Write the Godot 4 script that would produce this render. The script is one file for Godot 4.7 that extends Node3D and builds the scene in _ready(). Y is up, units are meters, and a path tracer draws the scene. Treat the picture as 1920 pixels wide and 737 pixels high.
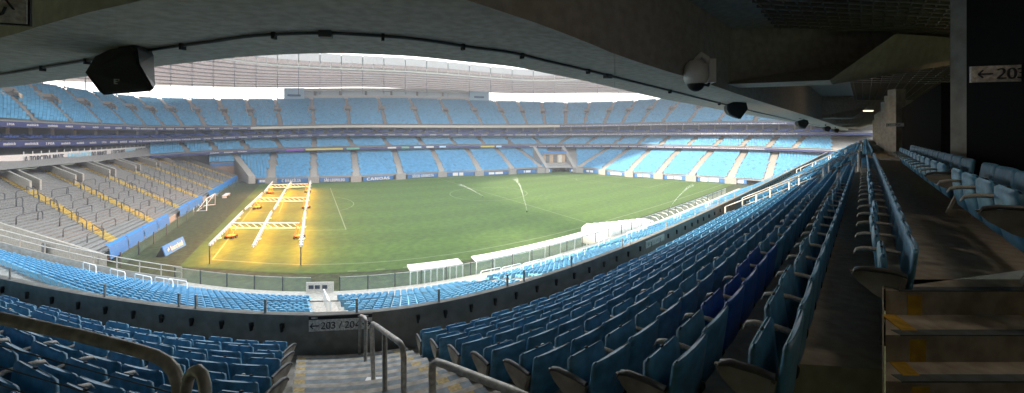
extends Node3D
# A football ground seen from the covered middle tier: curved near stand, pitch, terrace, ring of stands, roof.
const EYE := 14.5
const STEP := 0.345
# plan of the near stand: riser lines (row 0 = parapet side), one point for each station in ROW_AT (metres along the rows from the aisle)
const ROW_AT := [-9.5, -8, -6.5, -5.2, -4, -3, -2, -1.2, -0.5, 0.2, 1, 2, 3, 4, 5, 6.5, 8, 10, 13, 17, 23, 32, 46, 70]
const RISER := [
	[Vector3(-17.924, 0, -12.62), Vector3(-14.962, 0, -11.482), Vector3(-12.332, 0, -10.511), Vector3(-10.303, 0, -9.813), Vector3(-8.62, 0, -9.294), Vector3(-7.343, 0, -8.959), Vector3(-6.165, 0, -8.716), Vector3(-5.285, 0, -8.591), Vector3(-4.552, 0, -8.532), Vector3(-3.847, 0, -8.523), Vector3(-3.083, 0, -8.605), Vector3(-2.179, 0, -8.856), Vector3(-1.314, 0, -9.259), Vector3(-0.468, 0, -9.795), Vector3(0.372, 0, -10.445), Vector3(1.64, 0, -11.588), Vector3(2.928, 0, -12.886), Vector3(4.685, 0, -14.786), Vector3(7.395, 0, -17.871), Vector3(11.113, 0, -22.24), Vector3(16.829, 0, -29.071), Vector3(25.563, 0, -39.598), Vector3(39.319, 0, -56.238), Vector3(63.08, 0, -85.02)],
	[Vector3(-18.038, 0, -12.385), Vector3(-14.979, 0, -11.119), Vector3(-12.225, 0, -10.002), Vector3(-10.084, 0, -9.173), Vector3(-8.306, 0, -8.538), Vector3(-6.964, 0, -8.118), Vector3(-5.741, 0, -7.808), Vector3(-4.838, 0, -7.645), Vector3(-4.095, 0, -7.569), Vector3(-3.388, 0, -7.557), Vector3(-2.628, 0, -7.649), Vector3(-1.733, 0, -7.93), Vector3(-0.876, 0, -8.378), Vector3(-0.033, 0, -8.967), Vector3(0.808, 0, -9.672), Vector3(2.085, 0, -10.897), Vector3(3.388, 0, -12.268), Vector3(5.17, 0, -14.251), Vector3(7.917, 0, -17.431), Vector3(11.677, 0, -21.888), Vector3(17.438, 0, -28.802), Vector3(26.217, 0, -39.401), Vector3(40.013, 0, -56.1), Vector3(63.808, 0, -84.929)],
	[Vector3(-18.188, 0, -12.174), Vector3(-15.04, 0, -10.789), Vector3(-12.166, 0, -9.532), Vector3(-9.906, 0, -8.57), Vector3(-8.022, 0, -7.812), Vector3(-6.605, 0, -7.298), Vector3(-5.324, 0, -6.91), Vector3(-4.393, 0, -6.704), Vector3(-3.638, 0, -6.607), Vector3(-2.929, 0, -6.591), Vector3(-2.174, 0, -6.696), Vector3(-1.289, 0, -7.016), Vector3(-0.439, 0, -7.518), Vector3(0.401, 0, -8.17), Vector3(1.247, 0, -8.938), Vector3(2.538, 0, -10.251), Vector3(3.862, 0, -11.698), Vector3(5.671, 0, -13.763), Vector3(8.458, 0, -17.035), Vector3(12.26, 0, -21.574), Vector3(18.066, 0, -28.564), Vector3(26.887, 0, -39.228), Vector3(40.719, 0, -55.978), Vector3(64.544, 0, -84.848)],
	[Vector3(-18.376, 0, -11.989), Vector3(-15.153, 0, -10.496), Vector3(-12.164, 0, -9.106), Vector3(-9.782, 0, -8.013), Vector3(-7.78, 0, -7.126), Vector3(-6.272, 0, -6.507), Vector3(-4.921, 0, -6.029), Vector3(-3.953, 0, -5.77), Vector3(-3.182, 0, -5.646), Vector3(-2.471, 0, -5.625), Vector3(-1.722, 0, -5.748), Vector3(-0.849, 0, -6.117), Vector3(-0.005, 0, -6.687), Vector3(0.838, 0, -7.412), Vector3(1.692, 0, -8.251), Vector3(3.005, 0, -9.658), Vector3(4.353, 0, -11.182), Vector3(6.195, 0, -13.327), Vector3(9.022, 0, -16.685), Vector3(12.866, 0, -21.298), Vector3(18.713, 0, -28.357), Vector3(27.572, 0, -39.077), Vector3(41.437, 0, -55.872), Vector3(65.289, 0, -84.779)],
	[Vector3(-18.605, 0, -11.832), Vector3(-15.324, 0, -10.242), Vector3(-12.23, 0, -8.732), Vector3(-9.727, 0, -7.512), Vector3(-7.595, 0, -6.493), Vector3(-5.979, 0, -5.758), Vector3(-4.537, 0, -5.173), Vector3(-3.52, 0, -4.846), Vector3(-2.727, 0, -4.687), Vector3(-2.012, 0, -4.659), Vector3(-1.272, 0, -4.807), Vector3(-0.411, 0, -5.243), Vector3(0.43, 0, -5.898), Vector3(1.281, 0, -6.709), Vector3(2.151, 0, -7.626), Vector3(3.492, 0, -9.129), Vector3(4.869, 0, -10.729), Vector3(6.745, 0, -12.949), Vector3(9.613, 0, -16.384), Vector3(13.496, 0, -21.064), Vector3(19.382, 0, -28.181), Vector3(28.274, 0, -38.95), Vector3(42.167, 0, -55.783), Vector3(66.042, 0, -84.72)],
	[Vector3(-18.879, 0, -11.702), Vector3(-15.559, 0, -10.032), Vector3(-12.378, 0, -8.416), Vector3(-9.76, 0, -7.08), Vector3(-7.492, 0, -5.93), Vector3(-5.75, 0, -5.07), Vector3(-4.188, 0, -4.355), Vector3(-3.1, 0, -3.94), Vector3(-2.274, 0, -3.731), Vector3(-1.554, 0, -3.694), Vector3(-0.825, 0, -3.879), Vector3(0.024, 0, -4.408), Vector3(0.87, 0, -5.17), Vector3(1.738, 0, -6.079), Vector3(2.631, 0, -7.078), Vector3(4.008, 0, -8.677), Vector3(5.417, 0, -10.346), Vector3(7.328, 0, -12.634), Vector3(10.235, 0, -16.137), Vector3(14.153, 0, -20.872), Vector3(20.072, 0, -28.038), Vector3(28.993, 0, -38.846), Vector3(42.909, 0, -55.711), Vector3(66.804, 0, -84.672)],
	[Vector3(-19.2, 0, -11.602), Vector3(-15.865, 0, -9.868), Vector3(-12.622, 0, -8.165), Vector3(-9.906, 0, -6.729), Vector3(-7.505, 0, -5.458), Vector3(-5.621, 0, -4.47), Vector3(-3.903, 0, -3.603), Vector3(-2.706, 0, -3.067), Vector3(-1.825, 0, -2.783), Vector3(-1.096, 0, -2.73), Vector3(-0.383, 0, -2.975), Vector3(0.46, 0, -3.638), Vector3(1.326, 0, -4.532), Vector3(2.224, 0, -5.546), Vector3(3.148, 0, -6.626), Vector3(4.565, 0, -8.312), Vector3(6.007, 0, -10.043), Vector3(7.951, 0, -12.387), Vector3(10.892, 0, -15.944), Vector3(14.84, 0, -20.723), Vector3(20.786, 0, -27.927), Vector3(29.73, 0, -38.766), Vector3(43.665, 0, -55.656), Vector3(67.574, 0, -84.636)],
	[Vector3(-19.57, 0, -11.531), Vector3(-16.248, 0, -9.751), Vector3(-12.976, 0, -7.985), Vector3(-10.191, 0, -6.472), Vector3(-7.679, 0, -5.102), Vector3(-5.655, 0, -3.998), Vector3(-3.746, 0, -2.968), Vector3(-2.378, 0, -2.266), Vector3(-1.389, 0, -1.852), Vector3(-0.639, 0, -1.769), Vector3(0.053, 0, -2.129), Vector3(0.913, 0, -2.985), Vector3(1.822, 0, -4.027), Vector3(2.762, 0, -5.142), Vector3(3.721, 0, -6.291), Vector3(5.178, 0, -8.048), Vector3(6.648, 0, -9.825), Vector3(8.619, 0, -12.211), Vector3(11.588, 0, -15.807), Vector3(15.558, 0, -20.618), Vector3(21.525, 0, -27.85), Vector3(30.486, 0, -38.71), Vector3(44.434, 0, -55.617), Vector3(68.353, 0, -84.61)],
	[Vector3(-19.992, 0, -11.491), Vector3(-16.714, 0, -9.685), Vector3(-13.453, 0, -7.881), Vector3(-10.644, 0, -6.322), Vector3(-8.068, 0, -4.889), Vector3(-5.943, 0, -3.703), Vector3(-3.854, 0, -2.537), Vector3(-2.25, 0, -1.647), Vector3(-1.008, 0, -0.99), Vector3(-0.187, 0, -0.822), Vector3(0.502, 0, -1.441), Vector3(1.436, 0, -2.541), Vector3(2.405, 0, -3.709), Vector3(3.387, 0, -4.897), Vector3(4.375, 0, -6.093), Vector3(5.862, 0, -7.894), Vector3(7.351, 0, -9.7), Vector3(9.34, 0, -12.11), Vector3(12.327, 0, -15.73), Vector3(16.311, 0, -20.559), Vector3(22.29, 0, -27.806), Vector3(31.26, 0, -38.679), Vector3(45.216, 0, -55.595), Vector3(69.142, 0, -84.596)],
	[Vector3(39.226, 0, -11.481), Vector3(33.003, 0, -9.669), Vector3(26.783, 0, -7.856), Vector3(21.395, 0, -6.286), Vector3(16.425, 0, -4.837), Vector3(12.286, 0, -3.63), Vector3(8.152, 0, -2.423), Vector3(4.855, 0, -1.461), Vector3(2.008, 0, -0.631), Vector3(0.41, 0, -0.302), Vector3(1.159, 0, -1.222), Vector3(2.15, 0, -2.424), Vector3(3.145, 0, -3.63), Vector3(4.141, 0, -4.837), Vector3(5.137, 0, -6.045), Vector3(6.632, 0, -7.857), Vector3(8.127, 0, -9.669), Vector3(10.121, 0, -12.086), Vector3(13.112, 0, -15.711), Vector3(17.099, 0, -20.545), Vector3(23.081, 0, -27.795), Vector3(32.054, 0, -38.671), Vector3(46.011, 0, -55.589), Vector3(69.939, 0, -84.592)],
	[Vector3(38.806, 0, -11.502), Vector3(32.54, 0, -9.704), Vector3(26.312, 0, -7.911), Vector3(20.956, 0, -6.366), Vector3(16.063, 0, -4.951), Vector3(12.052, 0, -3.79), Vector3(8.171, 0, -2.667), Vector3(5.301, 0, -1.845), Vector3(3.274, 0, -1.296), Vector3(2.291, 0, -1.173), Vector3(2.423, 0, -1.667), Vector3(3.189, 0, -2.676), Vector3(4.102, 0, -3.803), Vector3(5.058, 0, -4.968), Vector3(6.03, 0, -6.15), Vector3(7.503, 0, -7.938), Vector3(8.984, 0, -9.736), Vector3(10.966, 0, -12.139), Vector3(13.946, 0, -15.752), Vector3(17.926, 0, -20.576), Vector3(23.9, 0, -27.818), Vector3(32.868, 0, -38.688), Vector3(46.821, 0, -55.601), Vector3(70.745, 0, -84.6)],
	[Vector3(38.489, 0, -11.554), Vector3(32.247, 0, -9.789), Vector3(26.102, 0, -8.044), Vector3(20.884, 0, -6.557), Vector3(16.205, 0, -5.22), Vector3(12.477, 0, -4.157), Vector3(9.044, 0, -3.188), Vector3(6.702, 0, -2.554), Vector3(5.175, 0, -2.197), Vector3(4.322, 0, -2.129), Vector3(4.129, 0, -2.436), Vector3(4.56, 0, -3.212), Vector3(5.297, 0, -4.197), Vector3(6.153, 0, -5.276), Vector3(7.065, 0, -6.402), Vector3(8.481, 0, -8.135), Vector3(9.928, 0, -9.896), Vector3(11.88, 0, -12.268), Vector3(14.833, 0, -15.852), Vector3(18.791, 0, -20.652), Vector3(24.748, 0, -27.875), Vector3(33.702, 0, -38.728), Vector3(47.645, 0, -55.629), Vector3(71.561, 0, -84.619)]]
const PARAPET := [Vector3(-17.918, 10.84, -12.635), Vector3(-14.963, 10.84, -11.506), Vector3(-12.34, 10.84, -10.544), Vector3(-10.318, 10.84, -9.854), Vector3(-8.64, 10.84, -9.342), Vector3(-7.367, 10.84, -9.012), Vector3(-6.192, 10.84, -8.773), Vector3(-5.313, 10.84, -8.65), Vector3(-4.58, 10.84, -8.592), Vector3(-3.876, 10.84, -8.583), Vector3(-3.111, 10.84, -8.665), Vector3(-2.207, 10.84, -8.914), Vector3(-1.341, 10.84, -9.315), Vector3(-0.495, 10.84, -9.848), Vector3(0.345, 10.84, -10.494), Vector3(1.612, 10.84, -11.633), Vector3(2.9, 10.84, -12.926), Vector3(4.655, 10.84, -14.821), Vector3(7.363, 10.84, -17.9), Vector3(11.079, 10.84, -22.264), Vector3(16.791, 10.84, -29.089), Vector3(25.522, 10.84, -39.611), Vector3(39.276, 10.84, -56.247), Vector3(63.034, 10.84, -85.026)]
# lower tier, pitch and terrace: plan lines at the pitch side and at the back
const LOW_AT := [-26, -22, -18, -14, -10, -6, -2, 2, 6, 10, 15, 20, 27, 35, 45, 60, 80]
const LOW_FRONT := [Vector3(-50.241, 0, -45.297), Vector3(-43.797, 0, -42.088), Vector3(-37.701, 0, -39.214), Vector3(-32, 0, -36.754), Vector3(-26.734, 0, -34.794), Vector3(-21.919, 0, -33.424), Vector3(-17.537, 0, -32.718), Vector3(-13.534, 0, -32.718), Vector3(-9.823, 0, -33.424), Vector3(-6.309, 0, -34.794), Vector3(-2.061, 0, -37.326), Vector3(2.141, 0, -40.605), Vector3(8.079, 0, -46.144), Vector3(15.025, 0, -53.419), Vector3(23.96, 0, -63.418), Vector3(37.775, 0, -79.511), Vector3(56.696, 0, -102.034)]
const LOW_BACK := [Vector3(-48.864, 0, -35.129), Vector3(-41.165, 0, -30.881), Vector3(-33.73, 0, -26.832), Vector3(-26.675, 0, -23.088), Vector3(-20.166, 0, -19.82), Vector3(-14.407, 0, -17.303), Vector3(-9.555, 0, -15.895), Vector3(-5.54, 0, -15.895), Vector3(-2.025, 0, -17.303), Vector3(1.343, 0, -19.82), Vector3(5.615, 0, -23.987), Vector3(10.033, 0, -28.826), Vector3(16.429, 0, -36.213), Vector3(23.945, 0, -45.119), Vector3(33.526, 0, -56.604), Vector3(48.108, 0, -74.19), Vector3(67.748, 0, -97.945)]
const LOW_FENCE := [Vector3(-50.817, 0, -47.068), Vector3(-44.511, 0, -43.989), Vector3(-38.546, 0, -41.247), Vector3(-32.962, 0, -38.915), Vector3(-27.788, 0, -37.07), Vector3(-23.035, 0, -35.788), Vector3(-18.682, 0, -35.129), Vector3(-14.679, 0, -35.129), Vector3(-10.951, 0, -35.788), Vector3(-7.416, 0, -37.07), Vector3(-3.15, 0, -39.456), Vector3(1.054, 0, -42.571), Vector3(6.969, 0, -47.883), Vector3(13.866, 0, -54.928), Vector3(22.727, 0, -64.695), Vector3(36.436, 0, -80.533), Vector3(55.244, 0, -102.833)]
const PITCH_NEAR := [Vector3(-34.392, 0, -48.969), Vector3(-24.035, 0, -47.171), Vector3(-15.037, 0, -48.046), Vector3(-6.847, 0, -51.457), Vector3(1.047, 0, -56.95), Vector3(8.953, 0, -63.991), Vector3(17.003, 0, -72.128), Vector3(25.229, 0, -81.032), Vector3(33.621, 0, -90.476), Vector3(42.155, 0, -100.309), Vector3(50.808, 0, -110.425), Vector3(59.558, 0, -120.755)]
const PITCH_FAR := [Vector3(-72.741, 0, -129.987), Vector3(-63.042, 0, -129.32), Vector3(-53.824, 0, -129.642), Vector3(-45.014, 0, -130.944), Vector3(-36.532, 0, -133.199), Vector3(-28.298, 0, -136.358), Vector3(-20.241, 0, -140.36), Vector3(-12.296, 0, -145.137), Vector3(-4.412, 0, -150.614), Vector3(3.453, 0, -156.718), Vector3(11.33, 0, -163.378), Vector3(19.24, 0, -170.53)]
const TER_FRONT := [Vector3(-45.672, 0, -46.928), Vector3(-48.526, 0, -53.729), Vector3(-51.652, 0, -60.828), Vector3(-54.952, 0, -68.131), Vector3(-58.369, 0, -75.58), Vector3(-61.869, 0, -83.135), Vector3(-65.428, 0, -90.77), Vector3(-69.032, 0, -98.466), Vector3(-72.669, 0, -106.21), Vector3(-76.332, 0, -113.992), Vector3(-80.016, 0, -121.805), Vector3(-83.716, 0, -129.644)]
const TER_BACK := [Vector3(-89.442, 0, -57.701), Vector3(-86.755, 0, -61.199), Vector3(-86.035, 0, -66.08), Vector3(-86.756, 0, -72.062), Vector3(-88.506, 0, -78.895), Vector3(-90.988, 0, -86.378), Vector3(-93.993, 0, -94.356), Vector3(-97.379, 0, -102.714), Vector3(-101.044, 0, -111.367), Vector3(-104.918, 0, -120.25), Vector3(-108.953, 0, -129.317), Vector3(-113.113, 0, -138.531)]
# ring of stands: 23 stations from the terrace end round to the far right
const UP_BACK := [Vector3(-138.344, 31.409, -102.477), Vector3(-134.441, 29.557, -107.553), Vector3(-133.368, 28.379, -115.972), Vector3(-131.837, 27.563, -125.559), Vector3(-133.976, 27.08, -141.027), Vector3(-135.589, 27.279, -159.517), Vector3(-131.42, 28.22, -175.227), Vector3(-120.967, 28.972, -186.103), Vector3(-107.341, 29.727, -195.166), Vector3(-90.272, 30.36, -200.604), Vector3(-71.692, 30.908, -204.834), Vector3(-52.266, 31.117, -209.063), Vector3(-32.447, 31.199, -216.314), Vector3(-11.299, 31.425, -225.982), Vector3(11.722, 31.412, -234.441), Vector3(34.804, 30.873, -232.024), Vector3(56.193, 30.928, -224.773), Vector3(74.864, 31.404, -213.897), Vector3(91.36, 32.192, -203.021), Vector3(107.009, 32.983, -194.562), Vector3(122.538, 33.902, -188.52), Vector3(137.764, 34.859, -183.686), Vector3(154.079, 36.026, -181.269)]
const UP_FRONT := [Vector3(-86.139, 16.813, -63.807), Vector3(-86.103, 16.676, -68.882), Vector3(-88.896, 16.579, -77.301), Vector3(-91.233, 16.428, -86.888), Vector3(-97.239, 16.386, -102.356), Vector3(-102.719, 16.301, -120.846), Vector3(-102.417, 16.494, -136.556), Vector3(-95.831, 16.692, -147.432), Vector3(-86.073, 16.999, -156.495), Vector3(-72.87, 17.401, -161.934), Vector3(-58.157, 17.662, -166.163), Vector3(-42.598, 17.698, -170.393), Vector3(-26.647, 17.789, -177.644), Vector3(-9.366, 17.919, -187.311), Vector3(9.789, 18.168, -195.77), Vector3(29.003, 18.36, -193.353), Vector3(46.526, 18.52, -186.103), Vector3(61.329, 18.655, -175.227), Vector3(73.958, 18.603, -164.35), Vector3(85.74, 18.525, -155.891), Vector3(97.402, 18.434, -149.849), Vector3(108.761, 18.307, -145.015), Vector3(121.208, 18.243, -142.598)]
const UP_LOW := [Vector3(-86.139, 15.856, -63.807), Vector3(-86.103, 15.705, -68.882), Vector3(-88.896, 15.594, -77.301), Vector3(-91.233, 15.474, -86.888), Vector3(-97.239, 15.404, -102.356), Vector3(-102.719, 15.296, -120.846), Vector3(-102.417, 15.526, -136.556), Vector3(-95.831, 15.828, -147.432), Vector3(-86.073, 16.182, -156.495), Vector3(-72.87, 16.565, -161.934), Vector3(-58.157, 16.812, -166.163), Vector3(-42.598, 16.833, -170.393), Vector3(-26.647, 16.892, -177.644), Vector3(-9.366, 16.98, -187.311), Vector3(9.789, 17.19, -195.77), Vector3(29.003, 17.394, -193.353), Vector3(46.526, 17.578, -186.103), Vector3(61.329, 17.743, -175.227), Vector3(73.958, 17.721, -164.35), Vector3(85.74, 17.662, -155.891), Vector3(97.402, 17.591, -149.849), Vector3(108.761, 17.491, -145.015), Vector3(121.208, 17.441, -142.598)]
const BOX_BACK_TOP := [Vector3(-97.559, 16.009, -72.266), Vector3(-96.677, 15.824, -77.341), Vector3(-98.624, 15.682, -85.76), Vector3(-100.115, 15.533, -95.347), Vector3(-105.275, 15.437, -110.816), Vector3(-109.909, 15.303, -129.305), Vector3(-108.761, 15.536, -145.015), Vector3(-101.329, 15.845, -155.891), Vector3(-90.725, 16.211, -164.955), Vector3(-76.677, 16.609, -170.393), Vector3(-61.118, 16.864, -174.622), Vector3(-44.713, 16.881, -178.852), Vector3(-27.915, 16.936, -186.103), Vector3(-9.789, 17.018, -195.77), Vector3(10.211, 17.229, -204.23), Vector3(30.272, 17.445, -201.813), Vector3(48.64, 17.645, -194.562), Vector3(64.29, 17.831, -183.686), Vector3(77.764, 17.822, -172.81), Vector3(90.393, 17.772, -164.35), Vector3(102.9, 17.706, -158.308), Vector3(115.106, 17.608, -153.474), Vector3(128.399, 17.559, -151.057)]
const BOX_BACK_LOW := [Vector3(-98.864, 13.539, -73.233), Vector3(-97.885, 13.557, -78.308), Vector3(-99.736, 13.509, -86.727), Vector3(-101.13, 13.414, -96.314), Vector3(-106.193, 13.408, -111.782), Vector3(-110.731, 13.492, -130.272), Vector3(-109.486, 13.873, -145.982), Vector3(-101.958, 14.367, -156.858), Vector3(-91.257, 14.821, -165.921), Vector3(-77.112, 15.194, -171.36), Vector3(-61.456, 15.427, -175.589), Vector3(-44.955, 15.403, -179.819), Vector3(-28.06, 15.391, -187.069), Vector3(-9.837, 15.386, -196.737), Vector3(10.26, 15.482, -205.196), Vector3(30.417, 15.636, -202.779), Vector3(48.882, 15.756, -195.529), Vector3(64.628, 15.838, -184.653), Vector3(78.199, 15.795, -173.776), Vector3(90.924, 15.72, -165.317), Vector3(103.529, 15.663, -159.275), Vector3(115.831, 15.608, -154.441), Vector3(129.221, 15.545, -152.024)]
const BOX_FRONT := [Vector3(-87.444, 13.285, -64.773), Vector3(-87.311, 13.266, -69.849), Vector3(-90.008, 13.165, -78.268), Vector3(-92.248, 13.015, -87.855), Vector3(-98.157, 12.909, -103.323), Vector3(-103.541, 12.872, -121.813), Vector3(-103.142, 13.136, -137.523), Vector3(-96.459, 13.539, -148.399), Vector3(-86.604, 13.919, -157.462), Vector3(-73.305, 14.244, -162.9), Vector3(-58.495, 14.442, -167.13), Vector3(-42.84, 14.396, -171.36), Vector3(-26.792, 14.346, -178.61), Vector3(-9.414, 14.289, -188.278), Vector3(9.837, 14.335, -196.737), Vector3(29.148, 14.496, -194.32), Vector3(46.767, 14.65, -187.069), Vector3(61.668, 14.785, -176.193), Vector3(74.393, 14.802, -165.317), Vector3(86.272, 14.775, -156.858), Vector3(98.03, 14.753, -150.816), Vector3(109.486, 14.726, -145.982), Vector3(122.03, 14.679, -143.565)]
const BOX_LOW := [Vector3(-87.444, 12.152, -64.773), Vector3(-87.311, 12.143, -69.849), Vector3(-90.008, 12.028, -78.268), Vector3(-92.248, 11.887, -87.855), Vector3(-98.157, 11.802, -103.323), Vector3(-103.541, 11.825, -121.813), Vector3(-103.142, 12.138, -137.523), Vector3(-96.459, 12.661, -148.399), Vector3(-86.604, 13.087, -157.462), Vector3(-73.305, 13.374, -162.9), Vector3(-58.495, 13.55, -167.13), Vector3(-42.84, 13.498, -171.36), Vector3(-26.792, 13.427, -178.61), Vector3(-9.414, 13.338, -188.278), Vector3(9.837, 13.341, -196.737), Vector3(29.148, 13.496, -194.32), Vector3(46.767, 13.668, -187.069), Vector3(61.668, 13.844, -176.193), Vector3(74.393, 13.913, -165.317), Vector3(86.272, 13.932, -156.858), Vector3(98.03, 13.943, -150.816), Vector3(109.486, 13.942, -145.982), Vector3(122.03, 13.908, -143.565)]
const MID_BACK := [Vector3(-98.864, 11.479, -73.233), Vector3(-97.885, 11.466, -78.308), Vector3(-99.736, 11.327, -86.727), Vector3(-101.13, 11.154, -96.314), Vector3(-106.193, 11.022, -111.782), Vector3(-110.731, 10.988, -130.272), Vector3(-109.486, 11.263, -145.982), Vector3(-101.958, 11.772, -156.858), Vector3(-91.257, 12.182, -165.921), Vector3(-77.112, 12.459, -171.36), Vector3(-61.456, 12.624, -175.589), Vector3(-44.955, 12.55, -179.819), Vector3(-28.06, 12.441, -187.069), Vector3(-9.837, 12.303, -196.737), Vector3(10.26, 12.266, -205.196), Vector3(30.417, 12.438, -202.779), Vector3(48.882, 12.653, -195.529), Vector3(64.628, 12.889, -184.653), Vector3(78.199, 13.014, -173.776), Vector3(90.924, 13.075, -165.317), Vector3(103.529, 13.115, -159.275), Vector3(115.831, 13.137, -154.441), Vector3(129.221, 13.113, -152.024)]
const MID_WALL := [Vector3(-99.19, 11.892, -73.474), Vector3(-98.187, 11.908, -78.55), Vector3(-100.014, 11.819, -86.969), Vector3(-101.384, 11.701, -96.556), Vector3(-106.423, 11.658, -112.024), Vector3(-110.937, 11.732, -130.514), Vector3(-109.668, 12.098, -146.224), Vector3(-102.115, 12.671, -157.1), Vector3(-91.39, 13.134, -166.163), Vector3(-77.221, 13.443, -171.601), Vector3(-61.541, 13.632, -175.831), Vector3(-45.015, 13.582, -180.06), Vector3(-28.097, 13.515, -187.311), Vector3(-9.849, 13.433, -196.979), Vector3(10.272, 13.444, -205.438), Vector3(30.453, 13.603, -203.021), Vector3(48.943, 13.776, -195.77), Vector3(64.713, 13.95, -184.894), Vector3(78.308, 14.013, -174.018), Vector3(91.057, 14.024, -165.559), Vector3(103.686, 14.03, -159.517), Vector3(116.012, 14.024, -154.683), Vector3(129.426, 13.986, -152.266)]
const MID_FRONT := [Vector3(-77.982, 8.724, -57.764), Vector3(-78.55, 8.805, -62.84), Vector3(-81.948, 8.71, -71.259), Vector3(-84.888, 8.689, -80.846), Vector3(-91.498, 8.48, -96.314), Vector3(-97.583, 8.418, -114.804), Vector3(-97.885, 8.461, -130.514), Vector3(-91.903, 8.726, -141.39), Vector3(-82.749, 8.941, -150.453), Vector3(-70.151, 9.107, -155.891), Vector3(-56.042, 9.308, -160.121), Vector3(-41.088, 9.479, -164.35), Vector3(-25.74, 9.579, -171.601), Vector3(-9.063, 9.356, -181.269), Vector3(9.486, 9.175, -189.728), Vector3(28.097, 9.357, -187.311), Vector3(45.015, 9.484, -180.06), Vector3(59.215, 9.519, -169.184), Vector3(71.239, 9.567, -158.308), Vector3(82.417, 9.509, -149.849), Vector3(93.474, 9.233, -143.807), Vector3(104.23, 8.802, -138.973), Vector3(116.073, 8.355, -136.556)]
const MID_LOW := [Vector3(-77.982, 8.29, -57.764), Vector3(-78.55, 8.353, -62.84), Vector3(-81.948, 8.22, -71.259), Vector3(-84.888, 8.159, -80.846), Vector3(-91.498, 7.878, -96.314), Vector3(-97.583, 7.755, -114.804), Vector3(-97.885, 7.727, -130.514), Vector3(-91.903, 7.93, -141.39), Vector3(-82.749, 8.095, -150.453), Vector3(-70.151, 8.23, -155.891), Vector3(-56.042, 8.423, -160.121), Vector3(-41.088, 8.61, -164.35), Vector3(-25.74, 8.714, -171.601), Vector3(-9.063, 8.45, -181.269), Vector3(9.486, 8.226, -189.728), Vector3(28.097, 8.421, -187.311), Vector3(45.015, 8.584, -180.06), Vector3(59.215, 8.674, -169.184), Vector3(71.239, 8.775, -158.308), Vector3(82.417, 8.76, -149.849), Vector3(93.474, 8.514, -143.807), Vector3(104.23, 8.107, -138.973), Vector3(116.073, 7.672, -136.556)]
const LOWER_BACK := [Vector3(-100.536, 7.046, -138.671), Vector3(-100.536, 7.046, -138.671), Vector3(-100.536, 7.046, -138.671), Vector3(-100.536, 7.046, -138.671), Vector3(-100.536, 7.046, -138.671), Vector3(-100.536, 7.046, -138.671), Vector3(-100.536, 7.046, -138.671), Vector3(-95.438, 7.048, -146.828), Vector3(-85.74, 7.038, -155.891), Vector3(-72.598, 7.062, -161.329), Vector3(-57.946, 7.233, -165.559), Vector3(-42.447, 7.55, -169.789), Vector3(-26.556, 7.776, -177.039), Vector3(-9.335, 7.645, -186.707), Vector3(9.758, 7.335, -195.166), Vector3(28.912, 7.247, -192.749), Vector3(46.375, 7.307, -185.498), Vector3(61.118, 7.482, -174.622), Vector3(73.686, 7.672, -163.746), Vector3(85.408, 7.748, -155.287), Vector3(97.009, 7.392, -149.245), Vector3(108.308, 6.738, -144.411), Vector3(120.695, 6.158, -141.994)]
const LOWER_WALL := [Vector3(-86.139, 7.665, -63.807), Vector3(-86.103, 7.788, -68.882), Vector3(-88.896, 7.717, -77.301), Vector3(-91.233, 7.717, -86.888), Vector3(-97.239, 7.501, -102.356), Vector3(-102.719, 7.446, -120.846), Vector3(-102.417, 7.465, -136.556), Vector3(-95.831, 7.705, -147.432), Vector3(-86.073, 7.896, -156.495), Vector3(-72.87, 8.048, -161.934), Vector3(-58.157, 8.255, -166.163), Vector3(-42.598, 8.457, -170.393), Vector3(-26.647, 8.577, -177.644), Vector3(-9.366, 8.319, -187.311), Vector3(9.789, 8.1, -195.77), Vector3(29.003, 8.297, -193.353), Vector3(46.526, 8.455, -186.103), Vector3(61.329, 8.531, -175.227), Vector3(73.958, 8.619, -164.35), Vector3(85.74, 8.587, -155.891), Vector3(97.402, 8.319, -149.849), Vector3(108.761, 7.884, -145.015), Vector3(121.208, 7.424, -142.598)]
const LOWER_FRONT := [Vector3(-87.955, 1.155, -121.317), Vector3(-87.955, 1.155, -121.317), Vector3(-87.955, 1.155, -121.317), Vector3(-87.955, 1.155, -121.317), Vector3(-87.955, 1.155, -121.317), Vector3(-87.955, 1.155, -121.317), Vector3(-87.955, 1.155, -121.317), Vector3(-79.595, 1.194, -122.455), Vector3(-68.21, 1.251, -124.019), Vector3(-56.609, 1.352, -125.798), Vector3(-44.894, 1.429, -128.269), Vector3(-33.922, 1.322, -135.687), Vector3(-21.499, 1.244, -143.33), Vector3(-7.36, 1.437, -147.191), Vector3(7.778, 1.66, -155.564), Vector3(23.783, 1.648, -158.555), Vector3(36.295, 1.287, -145.178), Vector3(47.405, 1.358, -135.443), Vector3(57.311, 1.355, -127.358), Vector3(66.552, 1.246, -121.003), Vector3(74.886, 1.251, -115.209), Vector3(82.784, 1.255, -110.378), Vector3(90.047, 1.258, -105.938)]
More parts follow.
